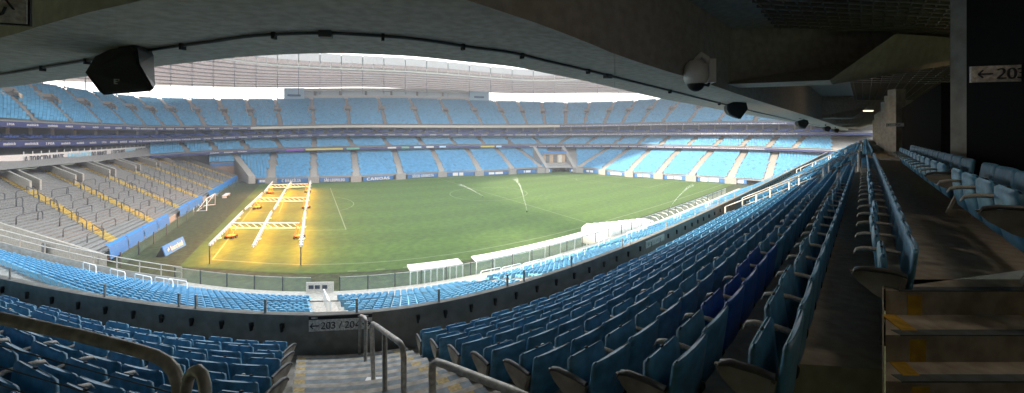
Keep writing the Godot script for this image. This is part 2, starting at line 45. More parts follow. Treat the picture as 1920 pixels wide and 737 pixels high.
const LOWER_FOOT := [Vector3(-87.604, 0, -120.833), Vector3(-87.604, 0, -120.833), Vector3(-87.604, 0, -120.833), Vector3(-87.604, 0, -120.833), Vector3(-87.604, 0, -120.833), Vector3(-87.604, 0, -120.833), Vector3(-87.604, 0, -120.833), Vector3(-79.281, 0, -121.971), Vector3(-67.945, 0, -123.536), Vector3(-56.392, 0, -125.315), Vector3(-44.725, 0, -127.785), Vector3(-33.801, 0, -135.204), Vector3(-21.427, 0, -142.846), Vector3(-7.335, 0, -146.708), Vector3(7.754, 0, -155.08), Vector3(23.711, 0, -158.071), Vector3(36.174, 0, -144.695), Vector3(47.236, 0, -134.959), Vector3(57.094, 0, -126.875), Vector3(66.286, 0, -120.519), Vector3(74.571, 0, -114.725), Vector3(82.421, 0, -109.895), Vector3(89.636, 0, -105.455)]
const ROOF_FRONT := [Vector3(-56.773, 38, -42.054), Vector3(-58.912, 38, -47.13), Vector3(-63.881, 38, -55.549), Vector3(-68.393, 38, -65.136), Vector3(-76.574, 38, -80.604), Vector3(-84.23, 38, -99.094), Vector3(-86.103, 38, -114.804), Vector3(-81.692, 38, -125.68), Vector3(-74.109, 38, -134.743), Vector3(-63.082, 38, -140.181), Vector3(-50.544, 38, -144.411), Vector3(-37.16, 38, -148.64), Vector3(-23.384, 38, -155.891), Vector3(-8.278, 38, -165.559), Vector3(8.701, 38, -174.018), Vector3(25.74, 38, -171.601), Vector3(41.088, 38, -164.35), Vector3(53.716, 38, -153.474), Vector3(64.169, 38, -142.598), Vector3(73.776, 38, -134.139), Vector3(83.263, 38, -128.097), Vector3(92.447, 38, -123.263), Vector3(102.719, 38, -120.846)]
const ROOF_LIP := [Vector3(-38.828, 38.4, -28.761), Vector3(-42.296, 38.4, -33.837), Vector3(-48.594, 38.4, -42.256), Vector3(-54.435, 38.4, -51.843), Vector3(-63.946, 38.4, -67.311), Vector3(-72.931, 38.4, -85.801), Vector3(-76.133, 38.4, -101.511), Vector3(-73.051, 38.4, -112.387), Vector3(-66.798, 38.4, -121.45), Vector3(-57.1, 38.4, -126.888), Vector3(-45.891, 38.4, -131.118), Vector3(-33.837, 38.4, -135.347), Vector3(-21.39, 38.4, -142.598), Vector3(-7.613, 38.4, -152.266), Vector3(8.036, 38.4, -160.725), Vector3(23.746, 38.4, -158.308), Vector3(37.764, 38.4, -151.057), Vector3(49.063, 38.4, -140.181), Vector3(58.187, 38.4, -129.305), Vector3(66.465, 38.4, -120.846), Vector3(74.622, 38.4, -114.804), Vector3(82.477, 38.4, -109.97), Vector3(91.42, 38.4, -107.553)]
const ROOF_BACK := [Vector3(-144.87, 29.255, -107.311), Vector3(-140.483, 29.379, -112.387), Vector3(-138.926, 29.877, -120.806), Vector3(-136.912, 30.436, -130.393), Vector3(-138.568, 31.668, -145.861), Vector3(-139.698, 33.101, -164.35), Vector3(-135.045, 34.35, -180.06), Vector3(-124.109, 35.041, -190.937), Vector3(-110, 35.841, -200), Vector3(-92.447, 36.608, -205.438), Vector3(-73.384, 37.254, -209.668), Vector3(-53.474, 36.959, -213.897), Vector3(-33.172, 36.615, -221.148), Vector3(-11.541, 36.427, -230.816), Vector3(11.964, 36.774, -239.275), Vector3(35.529, 36.827, -236.858), Vector3(57.402, 36.169, -229.607), Vector3(76.556, 34.778, -218.731), Vector3(93.535, 33.727, -207.855), Vector3(109.668, 32.944, -199.396), Vector3(125.68, 32.385, -193.353), Vector3(141.39, 31.938, -188.52), Vector3(158.187, 31.715, -186.103)]
# ceiling over the near stand
const SOFFIT_EDGE := [Vector3(-25.115, 16.003, -16.469), Vector3(-22.85, 16.003, -16.469), Vector3(-21.203, 16.135, -16.469), Vector3(-17.221, 16.025, -14.351), Vector3(-13.879, 16.005, -12.617), Vector3(-11.325, 16.018, -11.367), Vector3(-9.817, 16.045, -10.685), Vector3(-8.532, 16.082, -10.157), Vector3(-6.675, 16.14, -9.535), Vector3(-5.574, 16.184, -9.29), Vector3(-4.135, 16.223, -9.188), Vector3(-3.035, 16.227, -9.337), Vector3(-2.109, 16.228, -9.642), Vector3(-1.057, 16.203, -10.192), Vector3(0, 16.209, -10.936), Vector3(0.875, 16.155, -11.666), Vector3(2.195, 16.086, -12.909), Vector3(3.586, 15.997, -14.344), Vector3(5.85, 15.878, -16.835), Vector3(9.608, 15.814, -21.175), Vector3(13.596, 15.766, -25.897), Vector3(17.502, 15.726, -30.571), Vector3(23.983, 15.686, -38.372), Vector3(34.388, 15.658, -50.945), Vector3(64.177, 15.588, -87.019), Vector3(159.655, 15.387, -202.736)]
const SOFFIT_PIPE := [Vector3(-19.299, 15.968, -12.655), Vector3(-17.559, 15.968, -12.655), Vector3(-16.095, 16.1, -12.501), Vector3(-12.954, 15.99, -10.795), Vector3(-10.491, 15.97, -9.537), Vector3(-8.641, 15.983, -8.674), Vector3(-7.548, 16.01, -8.215), Vector3(-6.603, 16.047, -7.861), Vector3(-5.207, 16.105, -7.439), Vector3(-4.315, 16.149, -7.192), Vector3(-3.23, 16.188, -7.178), Vector3(-2.395, 16.192, -7.37), Vector3(-1.68, 16.193, -7.678), Vector3(-0.852, 16.168, -8.209), Vector3(0, 16.174, -8.876), Vector3(0.71, 16.12, -9.466), Vector3(1.768, 16.051, -10.402), Vector3(2.825, 15.962, -11.299), Vector3(4.427, 15.843, -12.741), Vector3(7.395, 15.779, -16.298), Vector3(10.548, 15.731, -20.091), Vector3(13.69, 15.691, -23.913), Vector3(18.966, 15.651, -30.345), Vector3(28.42, 15.623, -42.103), Vector3(53.481, 15.553, -72.516), Vector3(139.698, 15.352, -177.394)]
const SOFFIT_BEAM := [Vector3(-11.983, 16.003, -7.858), Vector3(-10.902, 16.003, -7.858), Vector3(-10.089, 16.135, -7.836), Vector3(-8.178, 16.025, -6.815), Vector3(-6.54, 16.005, -5.945), Vector3(-5.353, 16.018, -5.373), Vector3(-4.735, 16.045, -5.154), Vector3(-4.169, 16.082, -4.963), Vector3(-3.188, 16.14, -4.555), Vector3(-2.65, 16.184, -4.417), Vector3(-1.95, 16.223, -4.334), Vector3(-1.472, 16.227, -4.531), Vector3(-1.086, 16.228, -4.965), Vector3(-0.567, 16.203, -5.469), Vector3(0, 16.209, -6.158), Vector3(0.492, 16.155, -6.562), Vector3(1.251, 16.086, -7.356), Vector3(2.044, 15.997, -8.176), Vector3(3.182, 15.878, -9.157), Vector3(5.054, 15.814, -11.138), Vector3(7.102, 15.766, -13.528), Vector3(8.992, 15.726, -15.707), Vector3(12.005, 15.686, -19.207), Vector3(16.898, 15.658, -25.034), Vector3(30.56, 15.588, -41.438), Vector3(79.827, 15.387, -101.368)]

var mt := {}
var taken := {}
var rng := RandomNumberGenerator.new()

class MB:
	var st := SurfaceTool.new()
	var n := 0
	func _init(smooth := false) -> void:
		st.begin(Mesh.PRIMITIVE_TRIANGLES)
		st.set_smooth_group(0 if smooth else -1)
	func tri(a: Vector3, b: Vector3, c: Vector3) -> void:
		st.add_vertex(a); st.add_vertex(b); st.add_vertex(c); n += 1
	func quad(a: Vector3, b: Vector3, c: Vector3, d: Vector3) -> void:
		tri(a, b, c); tri(a, c, d)
	func box(o: Vector3, s: Vector3, b := Basis()) -> void:
		var x := b.x * s.x * 0.5; var y := b.y * s.y * 0.5; var z := b.z * s.z * 0.5
		quad(o - x - y + z, o - x + y + z, o + x + y + z, o + x - y + z)
		quad(o + x - y - z, o + x + y - z, o - x + y - z, o - x - y - z)
		quad(o - x - y - z, o - x + y - z, o - x + y + z, o - x - y + z)
		quad(o + x - y + z, o + x + y + z, o + x + y - z, o + x - y - z)
		quad(o - x + y + z, o - x + y - z, o + x + y - z, o + x + y + z)
		quad(o - x - y - z, o - x - y + z, o + x - y + z, o + x - y - z)
	func bar(a: Vector3, c: Vector3, w: float, h: float) -> void:
		var z := (c - a).normalized()
		var up := Vector3.UP if absf(z.y) < 0.95 else Vector3.RIGHT
		var x := up.cross(z).normalized()
		box((a + c) * 0.5, Vector3(w, h, a.distance_to(c)), Basis(x, z.cross(x), z))
	func loop_of(loops: Array, closed_ends := true) -> void:
		for i in loops.size() - 1:
			var a: Array = loops[i]; var b: Array = loops[i + 1]
			for k in a.size():
				var m := (k + 1) % a.size()
				quad(a[k], b[k], b[m], a[m])
		if closed_ends:
			for e in [loops[0], loops[-1]]:
				for k in range(1, e.size() - 1):
					tri(e[0], e[k], e[k + 1])
	func tube(p: Array, r: float, sides := 8) -> void:
		var loops := []
		var side := Vector3.ZERO
		for i in p.size():
			var d: Vector3 = (p[mini(i + 1, p.size() - 1)] - p[maxi(i - 1, 0)]).normalized()
			if side == Vector3.ZERO:
				side = d.cross(Vector3.UP if absf(d.y) < 0.9 else Vector3.RIGHT).normalized()
			side = (side - d * side.dot(d)).normalized()
			var up := d.cross(side)
			var ring := []
			for k in sides:
				var a := TAU * k / sides
				ring.append(p[i] + side * cos(a) * r + up * sin(a) * r)
			loops.append(ring)
		loop_of(loops)
	func strip(a: Array, b: Array) -> void:
		for i in a.size() - 1:
			quad(a[i], b[i], b[i + 1], a[i + 1])
	func prism(poly: Array, off: Vector3) -> void:
		for k in range(1, poly.size() - 1):
			tri(poly[0], poly[k], poly[k + 1]); tri(poly[0] + off, poly[k + 1] + off, poly[k] + off)
		for k in poly.size():
			var m := (k + 1) % poly.size()
			quad(poly[k], poly[k] + off, poly[m] + off, poly[m])
	func done() -> ArrayMesh:
		st.generate_normals()
		return st.commit()

# ---------- naming
func numbered(s: String) -> String:
	if not taken.has(s):
		taken[s] = 0
		return s
	taken[s] += 1
	return "%s_%03d" % [s, taken[s]]
func tag(o: Node, label: String, category: String, group := "") -> Node:
	o.set_meta("label", label); o.set_meta("category", category)
	if group: o.set_meta("group", group)
	return o
func thing(called: String, label: String, category: String, at := Vector3.ZERO, group := "") -> Node3D:
	var o := Node3D.new()
	o.name = numbered(called); add_child(o); o.position = at
	tag(o, label, category, group)
	return o
func part(parent: Node, called: String, mesh: Mesh, m: Material) -> MeshInstance3D:
	var o := MeshInstance3D.new()
	o.name = called; o.mesh = mesh; o.material_override = m
	parent.add_child(o, true)
	return o
func top(called: String, mesh: Mesh, m: Material) -> MeshInstance3D:
	var o := MeshInstance3D.new()
	o.name = numbered(called); o.mesh = mesh; o.material_override = m
	add_child(o)
	return o
func structure(called: String, mesh: Mesh, m: Material) -> MeshInstance3D:
	var o := top(called, mesh, m)
	o.set_meta("kind", "structure")
	return o
func many(called: String, label: String, category: String, mesh: Mesh, m: Material, spots: Array, tints: Array, parent: Node = null) -> void:
	var mm := MultiMesh.new()
	mm.transform_format = MultiMesh.TRANSFORM_3D
	mm.use_colors = true
	mm.mesh = mesh
	mm.instance_count = spots.size()
	for i in spots.size():
		mm.set_instance_transform(i, spots[i]); mm.set_instance_color(i, tints[i])
	var o := MultiMeshInstance3D.new()
	o.name = numbered(called); o.multimesh = mm; o.material_override = m
	add_child(o)
	tag(o, label, category)
	o.set_meta("kind", "stuff")

# ---------- plan helpers
func cat(a: Array, t: float) -> Vector3:
	var i := clampi(int(floor(t)), 0, a.size() - 2)
	var w := t - i
	var p1: Vector3 = a[i]; var p2: Vector3 = a[i + 1]
	var p0: Vector3 = a[i - 1] if i > 0 else p1 * 2.0 - p2
	var p3: Vector3 = a[i + 2] if i + 2 < a.size() else p2 * 2.0 - p1
	return p1.cubic_interpolate(p2, p0, p3, w)
func along(stations: Array, u: float) -> float:
	var i := 0
	while i < stations.size() - 2 and u > stations[i + 1]: i += 1
	return i + (u - stations[i]) / (stations[i + 1] - stations[i])
func flat(p: Vector3, y: float) -> Vector3:
	return Vector3(p.x, y, p.z)
func row_floor(k: float) -> float:
	return EYE - 4.5 + STEP * (k - 1)
func near_at(u: float, k: float, y: float) -> Vector3:   # k counts riser lines towards the back of the stand
	var t := along(ROW_AT, u)
	var i := clampi(int(floor(k)), 0, RISER.size() - 2)
	return flat(cat(RISER[i], t).lerp(cat(RISER[i + 1], t), k - i), y)
func low_at(u: float, d: float, y: float) -> Vector3:
	var t := along(LOW_AT, u)
	return flat(cat(LOW_BACK, t).lerp(cat(LOW_FRONT, t), (d - 13.0) / 14.0), y)
func low_floor(d: float) -> float:
	return 1.55 + 0.36 * (27.0 - d)
func pitch_at(u: float, d: float, y := 0.0) -> Vector3:
	var t := (u + 11.0) / 103.0 * 11.0
	return flat(cat(PITCH_NEAR, t).lerp(cat(PITCH_FAR, t), (d - 39.0) / 68.0), y)
func ter_at(u: float, d: float, y: float) -> Vector3:    # u = metres behind the goal line side, 22 .. 46
	var dn := 32.0 - 0.8 * (u - 22.0)
	var t := (d - dn) / (105.0 - dn) * 11.0
	return flat(cat(TER_FRONT, t).lerp(cat(TER_BACK, t), (u - 22.0) / 24.0), y)
func ter_floor(u: float) -> float:
	return 1.0 + 0.3 * (u - 22.0)
func st_of(p: float) -> float:
	return (p + 120.0) / 80.0
func fine(a: Array, s0: float, s1: float, n: int) -> Array:
	var out := []
	for i in n + 1: out.append(cat(a, lerpf(s0, s1, float(i) / n)))
	return out
func up_by(a: Array, y: float) -> Array:
	return a.map(func(p): return p + Vector3(0, y, 0))
func frame_at(p: Vector3, q: Vector3) -> Basis:   # x along p->q on the level, y up
	var x := (q - p); x.y = 0; x = x.normalized()
	return Basis(x, Vector3.UP, x.cross(Vector3.UP))

# ---------- materials
func noise_tex(freq: float, lo: float, hi: float, seed_: int, oct := 4, tint := Color.WHITE) -> NoiseTexture2D:
	var f := FastNoiseLite.new()
	f.seed = seed_; f.frequency = freq; f.fractal_octaves = oct; f.noise_type = FastNoiseLite.TYPE_SIMPLEX_SMOOTH
	var t := NoiseTexture2D.new()
	t.width = 512; t.height = 512; t.seamless = true; t.noise = f
	var g := Gradient.new()
	g.set_color(0, Color(lo, lo, lo) * tint); g.set_color(1, Color(hi, hi, hi))
	g.set_offset(0, 0.2); g.set_offset(1, 0.8)
	t.color_ramp = g
	return t
func mk(called: String, lin: Color, rough: float, tex: Texture2D = null, sc := 1.0, metal := 0.0) -> StandardMaterial3D:
	var m := StandardMaterial3D.new()
	m.resource_name = called
	m.albedo_color = lin.linear_to_srgb(); m.roughness = rough; m.metallic = metal
	if tex:
		m.albedo_texture = tex; m.uv1_triplanar = true; m.uv1_world_triplanar = true; m.uv1_scale = Vector3.ONE * sc
	mt[called] = m
	return m
func materials() -> void:
	var blot := noise_tex(0.014, 0.87, 1.0, 3, 7, Color(1, 0.99, 0.97))
	var fine_ := noise_tex(0.05, 0.72, 1.0, 8, 4)
	var grain := noise_tex(0.11, 0.62, 1.0, 5, 3, Color(1, 0.96, 0.8))
	var streak := noise_tex(0.03, 0.8, 1.0, 13, 6, Color(1, 0.98, 0.95))
	mk("concrete", Color(0.4, 0.385, 0.35), 0.9, blot, 0.35)
	mk("soffit", Color(0.46, 0.435, 0.39), 0.92, blot, 0.45)
	mk("parapet", Color(0.24, 0.235, 0.22), 0.92, blot, 0.4)
	mk("floor", Color(0.4, 0.37, 0.33), 0.9, blot, 0.7)
	mk("stairs", Color(0.52, 0.48, 0.43), 0.9, streak, 0.3)
	mk("terrace", Color(0.26, 0.26, 0.25), 0.93, streak, 0.22)
	mk("deck", Color(0.36, 0.35, 0.33), 0.9, fine_, 0.2)
	mk("aisle", Color(0.4, 0.37, 0.33), 0.9, fine_, 0.3)
	mk("yellow", Color(0.66, 0.42, 0.05), 0.85, streak, 0.4)
	mk("worn_yellow", Color(0.58, 0.44, 0.2), 0.88, streak, 0.8)
	mk("ter_yellow", Color(0.6, 0.43, 0.1), 0.88, streak, 0.4)
	mk("tape_blue", Color(0.27, 0.32, 0.36), 0.85, streak, 0.3)
	mk("tape_dark", Color(0.13, 0.165, 0.2), 0.85, streak, 0.4)
	mk("seat_blue", Color(0.1, 0.32, 0.52), 0.42, fine_, 0.25)
	mk("seat_blue_faded", Color(0.115, 0.335, 0.52), 0.5, fine_, 0.2)
	mk("seat_blue_fresh", Color(0.088, 0.3, 0.515), 0.38, fine_, 0.3)
	mk("camera_white", Color(0.72, 0.7, 0.66), 0.45)
	mk("dugout_white", Color(0.6, 0.6, 0.58), 0.6)
	mk("seat_royal", Color(0.02, 0.12, 0.48), 0.4, fine_, 0.25)
	mk("arm_grey", Color(0.5, 0.48, 0.44), 0.5, fine_, 2.0)
	mk("panel_beige", Color(0.4, 0.37, 0.32), 0.6, fine_, 0.2)
	mk("black", Color(0.012, 0.012, 0.013), 0.7)
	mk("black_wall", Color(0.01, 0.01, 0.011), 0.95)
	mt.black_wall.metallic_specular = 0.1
	mk("speaker_black", Color(0.016, 0.017, 0.019), 0.6, fine_, 3.0)
	mk("steel", Color(0.58, 0.56, 0.52), 0.45, fine_, 0.5, 0.35)
	mk("white_steel", Color(0.75, 0.75, 0.73), 0.5)
	mk("dark_steel", Color(0.06, 0.065, 0.07), 0.5)
	mk("white", Color(0.82, 0.81, 0.79), 0.6, fine_, 0.6)
	mk("cream", Color(0.7, 0.66, 0.58), 0.7, fine_, 0.5)
	mk("navy", Color(0.035, 0.045, 0.14), 0.5)
	mk("board_blue", Color(0.04, 0.17, 0.42), 0.55, fine_, 0.6)
	mk("banner_blue", Color(0.02, 0.25, 0.68), 0.6, fine_, 0.5)
	mk("light_blue", Color(0.42, 0.62, 0.78), 0.5)
	mk("pale_pane", Color(0.62, 0.7, 0.75), 0.3)
	mk("sky_print", Color(0.25, 0.6, 0.8), 0.6)
	mk("ink", Color(0.03, 0.04, 0.06), 0.6)
	mk("purple", Color(0.2, 0.05, 0.4), 0.5)
	mk("ad_yellow", Color(0.5, 0.42, 0.1), 0.5)
	mk("ad_green", Color(0.15, 0.4, 0.3), 0.5)
	mk("wall_dark", Color(0.17, 0.17, 0.17), 0.85, fine_, 0.3)  # dark grey, also used as painted shade on flat openings
	mk("brown", Color(0.32, 0.2, 0.13), 0.8, blot, 0.2)
	mk("tan", Color(0.45, 0.33, 0.22), 0.85, blot, 0.3)
	mk("grille", Color(0.13, 0.125, 0.11), 0.55)
	mk("lampbody", Color(0.5, 0.49, 0.46), 0.5)
	mk("orange", Color(0.6, 0.2, 0.05), 0.6)
	mk("turf", Color(0.058, 0.112, 0.012), 0.95, noise_tex(0.03, 0.84, 1.0, 21, 6, Color(0.97, 1, 0.9)), 0.05)
	mk("turf_edge", Color(0.04, 0.06, 0.016), 0.95, noise_tex(0.03, 0.6, 1.0, 22, 5, Color(1, 0.98, 0.7)), 0.07)
	mk("turf_band", Color(0.05, 0.096, 0.0105), 0.95, noise_tex(0.03, 0.84, 1.0, 23, 6, Color(0.97, 1, 0.9)), 0.05)
	mk("chalk", Color(0.2, 0.26, 0.13), 0.9, fine_, 0.4)
	mk("roof", Color(0.58, 0.56, 0.57), 0.7, fine_, 0.05)
	mt.roof.backlight_enabled = true
	mt.roof.backlight = Color(0.66, 0.62, 0.61)
	mk("roof_glazing", Color(0.55, 0.55, 0.57), 0.6)
	mt.roof_glazing.backlight_enabled = true
	mt.roof_glazing.backlight = Color(0.5, 0.5, 0.51)
	mk("truss", Color(0.55, 0.54, 0.55), 0.5)
	var seat: StandardMaterial3D = mk("far_seat", Color(1, 1, 1), 0.45)
	seat.vertex_color_use_as_albedo = true
	var gl: StandardMaterial3D = mk("glass", Color(0.75, 0.9, 0.85, 1), 0.05)
	gl.transparency = BaseMaterial3D.TRANSPARENCY_ALPHA
	gl.albedo_color = Color(0.62, 0.82, 0.76, 0.12)
	var tube: StandardMaterial3D = mk("tube_light", Color(0.9, 0.85, 0.75), 0.5)
	tube.emission_enabled = true; tube.emission = Color(1, 0.86, 0.66); tube.emission_energy_multiplier = 1.2
	var lamp: StandardMaterial3D = mk("lamp_glow", Color(0.9, 0.85, 0.6), 0.5)
	lamp.emission_enabled = true; lamp.emission = Color(1, 0.8, 0.25); lamp.emission_energy_multiplier = 1.0
	var spray: StandardMaterial3D = mk("spray", Color(0.9, 0.92, 0.92), 1.0)
	spray.transparency = BaseMaterial3D.TRANSPARENCY_ALPHA
	spray.albedo_color = Color(0.95, 0.97, 0.97, 0.45)

func lettering(parent: Node, text: String, h: float, m: Material, at: Vector3, b: Basis, squeeze := 1.0, bold := true) -> MeshInstance3D:
	var f := SystemFont.new()
	f.font_names = PackedStringArray(["Droid Sans"]); f.font_weight = 700 if bold else 400
	var t := TextMesh.new()
	t.text = text; t.font = f; t.font_size = 24; t.pixel_size = h / 17.5; t.depth = 0.02; t.curve_step = 2.0
	var o := part(parent, "lettering", t, m)
	o.transform = Transform3D(Basis(b.x * squeeze, b.y, b.z), at)
	return o

func arrow(parent: Node, at: Vector3, h: float, dir: float, m: Material) -> void:
	var q := MB.new()
	q.bar(at - Vector3(h * 0.62 * dir, 0, 0), at + Vector3(h * 0.6 * dir, 0, 0), 0.012, h * 0.14)
	for y in [-1.0, 1.0]:
		q.bar(at + Vector3(h * 0.62 * dir, 0, 0), at + Vector3(h * 0.22 * dir, h * 0.4 * y, 0), 0.012, h * 0.14)
	part(parent, "arrow", q.done(), m)

func _ready() -> void:
	rng.seed = 7
	view_and_light()
	materials()
	ground_and_pitch()
	near_concrete()
	ceiling()
	far_ring()
	terrace()
	lower_tier()
	near_chairs()
	rails()
	pitch_things()
	hall()

func view_and_light() -> void:
	var cam := Camera3D.new()
	cam.name = "camera"
	cam.projection = Camera3D.PROJECTION_FRUSTUM
	cam.near = 0.1; cam.far = 4000.0
	cam.size = 0.1 * 737.0 / 800.0
	cam.frustum_offset = Vector2(0, -0.1 * 118.5 / 800.0)
	cam.position = Vector3(0, EYE, 0)
	add_child(cam)
	cam.current = true
	var e := Environment.new()
	e.background_mode = Environment.BG_SKY
	var sm := ProceduralSkyMaterial.new()
	sm.sky_top_color = Color(0.9, 0.93, 0.96); sm.sky_horizon_color = Color(1, 0.97, 0.93); sm.sky_curve = 0.25
	sm.ground_bottom_color = Color(0.3, 0.3, 0.3); sm.ground_horizon_color = Color(0.8, 0.8, 0.78)
	var sk := Sky.new()
	sk.sky_material = sm
	e.sky = sk
	e.background_energy_multiplier = 1.6
	e.tonemap_mode = Environment.TONE_MAPPER_LINEAR
	e.tonemap_exposure = 2.45
	e.fog_enabled = true
	e.fog_density = 0.0006
	e.fog_light_color = Color(0.9, 0.94, 1.0)
	e.sdfgi_enabled = true; e.ssao_enabled = true; e.ssil_enabled = true
	var w := WorldEnvironment.new()
	w.name = "environment"
	w.environment = e
	add_child(w)
	var sun := DirectionalLight3D.new()
	sun.name = "sun"
	sun.light_energy = 1.6; sun.light_color = Color(1, 0.93, 0.82); sun.light_angular_distance = 4.0; sun.shadow_enabled = true
	add_child(sun)
	sun.look_at_from_position(Vector3.ZERO, Vector3(0.82, -0.47, -0.22), Vector3.UP)

func ground_and_pitch() -> void:
	var m := MB.new()
	m.quad(Vector3(-1500, -0.02, 600), Vector3(-1500, -0.02, -1800), Vector3(1500, -0.02, -1800), Vector3(1500, -0.02, 600))
	structure("ground", m.done(), mt.turf_edge)
	# pitch with mown bands
	m = MB.new()
	var m2 := MB.new()
	for i in 22:
		var u0 := -14.0 + 109.0 * i / 22.0
		var u1 := -14.0 + 109.0 * (i + 1) / 22.0
		for j in 16:
			var t: MB = m if j % 2 else m2
			var d0 := 36.5 + 73.0 * j / 16.0
			var d1 := 36.5 + 73.0 * (j + 1) / 16.0
			t.quad(pitch_at(u0, d0), pitch_at(u0, d1), pitch_at(u1, d1), pitch_at(u1, d0))
	structure("pitch", m.done(), mt.turf)
	var b := structure("pitch_mown_bands", m2.done(), mt.turf_band)
	b.name = "pitch_grass"
	var lines := MB.new()
	var seg := func(u0: float, d0: float, u1: float, d1: float, n: int, w: float):
		var a := []; var c := []
		for i in n + 1:
			var t := float(i) / n
			var p := pitch_at(lerpf(u0, u1, t), lerpf(d0, d1, t), 0.006)
			var q := pitch_at(lerpf(u0, u1, t + 0.01), lerpf(d0, d1, t + 0.01), 0.006)
			var side := (q - p).cross(Vector3.UP).normalized() * w * 0.5
			a.append(p - side); c.append(p + side)
		lines.strip(a, c)
	var W := 0.17
	seg.call(-11.0, 39.0, 92.0, 39.0, 30, W); seg.call(-11.0, 107.0, 92.0, 107.0, 30, W)
	seg.call(-11.0, 39.0, -11.0, 107.0, 10, W); seg.call(92.0, 39.0, 92.0, 107.0, 10, W)
	seg.call(40.5, 39.0, 40.5, 107.0, 10, W)
	for e in [[-11.0, 1.0], [92.0, -1.0]]:
		var g: float = e[0]; var s: float = e[1]
		seg.call(g, 52.8, g + s * 16.5, 52.8, 6, W); seg.call(g, 93.2, g + s * 16.5, 93.2, 6, W); seg.call(g + s * 16.5, 52.8, g + s * 16.5, 93.2, 8, W)
		seg.call(g, 63.8, g + s * 5.5, 63.8, 3, W); seg.call(g, 82.2, g + s * 5.5, 82.2, 3, W); seg.call(g + s * 5.5, 63.8, g + s * 5.5, 82.2, 5, W)
		for k in 8:
			var a0 := -0.92 + 1.84 * k / 8.0; var a1 := -0.92 + 1.84 * (k + 1) / 8.0
			seg.call(g + s * (11.0 + 9.15 * cos(a0)), 73.0 + 9.15 * sin(a0), g + s * (11.0 + 9.15 * cos(a1)), 73.0 + 9.15 * sin(a1), 1, W)
	for k in 40:
		var a0 := TAU * k / 40.0; var a1 := TAU * (k + 1) / 40.0
		seg.call(40.5 + 9.15 * cos(a0), 73.0 + 9.15 * sin(a0), 40.5 + 9.15 * cos(a1), 73.0 + 9.15 * sin(a1), 1, W)
	for k in 12:
		seg.call(4.0 + k * 3.0, 36.9, 5.0 + k * 3.0, 36.9, 1, 0.2)
	seg.call(10.5, 36.9, 10.5, 35.2, 2, 0.2); seg.call(24.0, 36.9, 24.0, 35.4, 2, 0.2); seg.call(24.0, 35.4, 28.0, 35.4, 2, 0.2)
	structure("pitch_marking", lines.done(), mt.chalk)

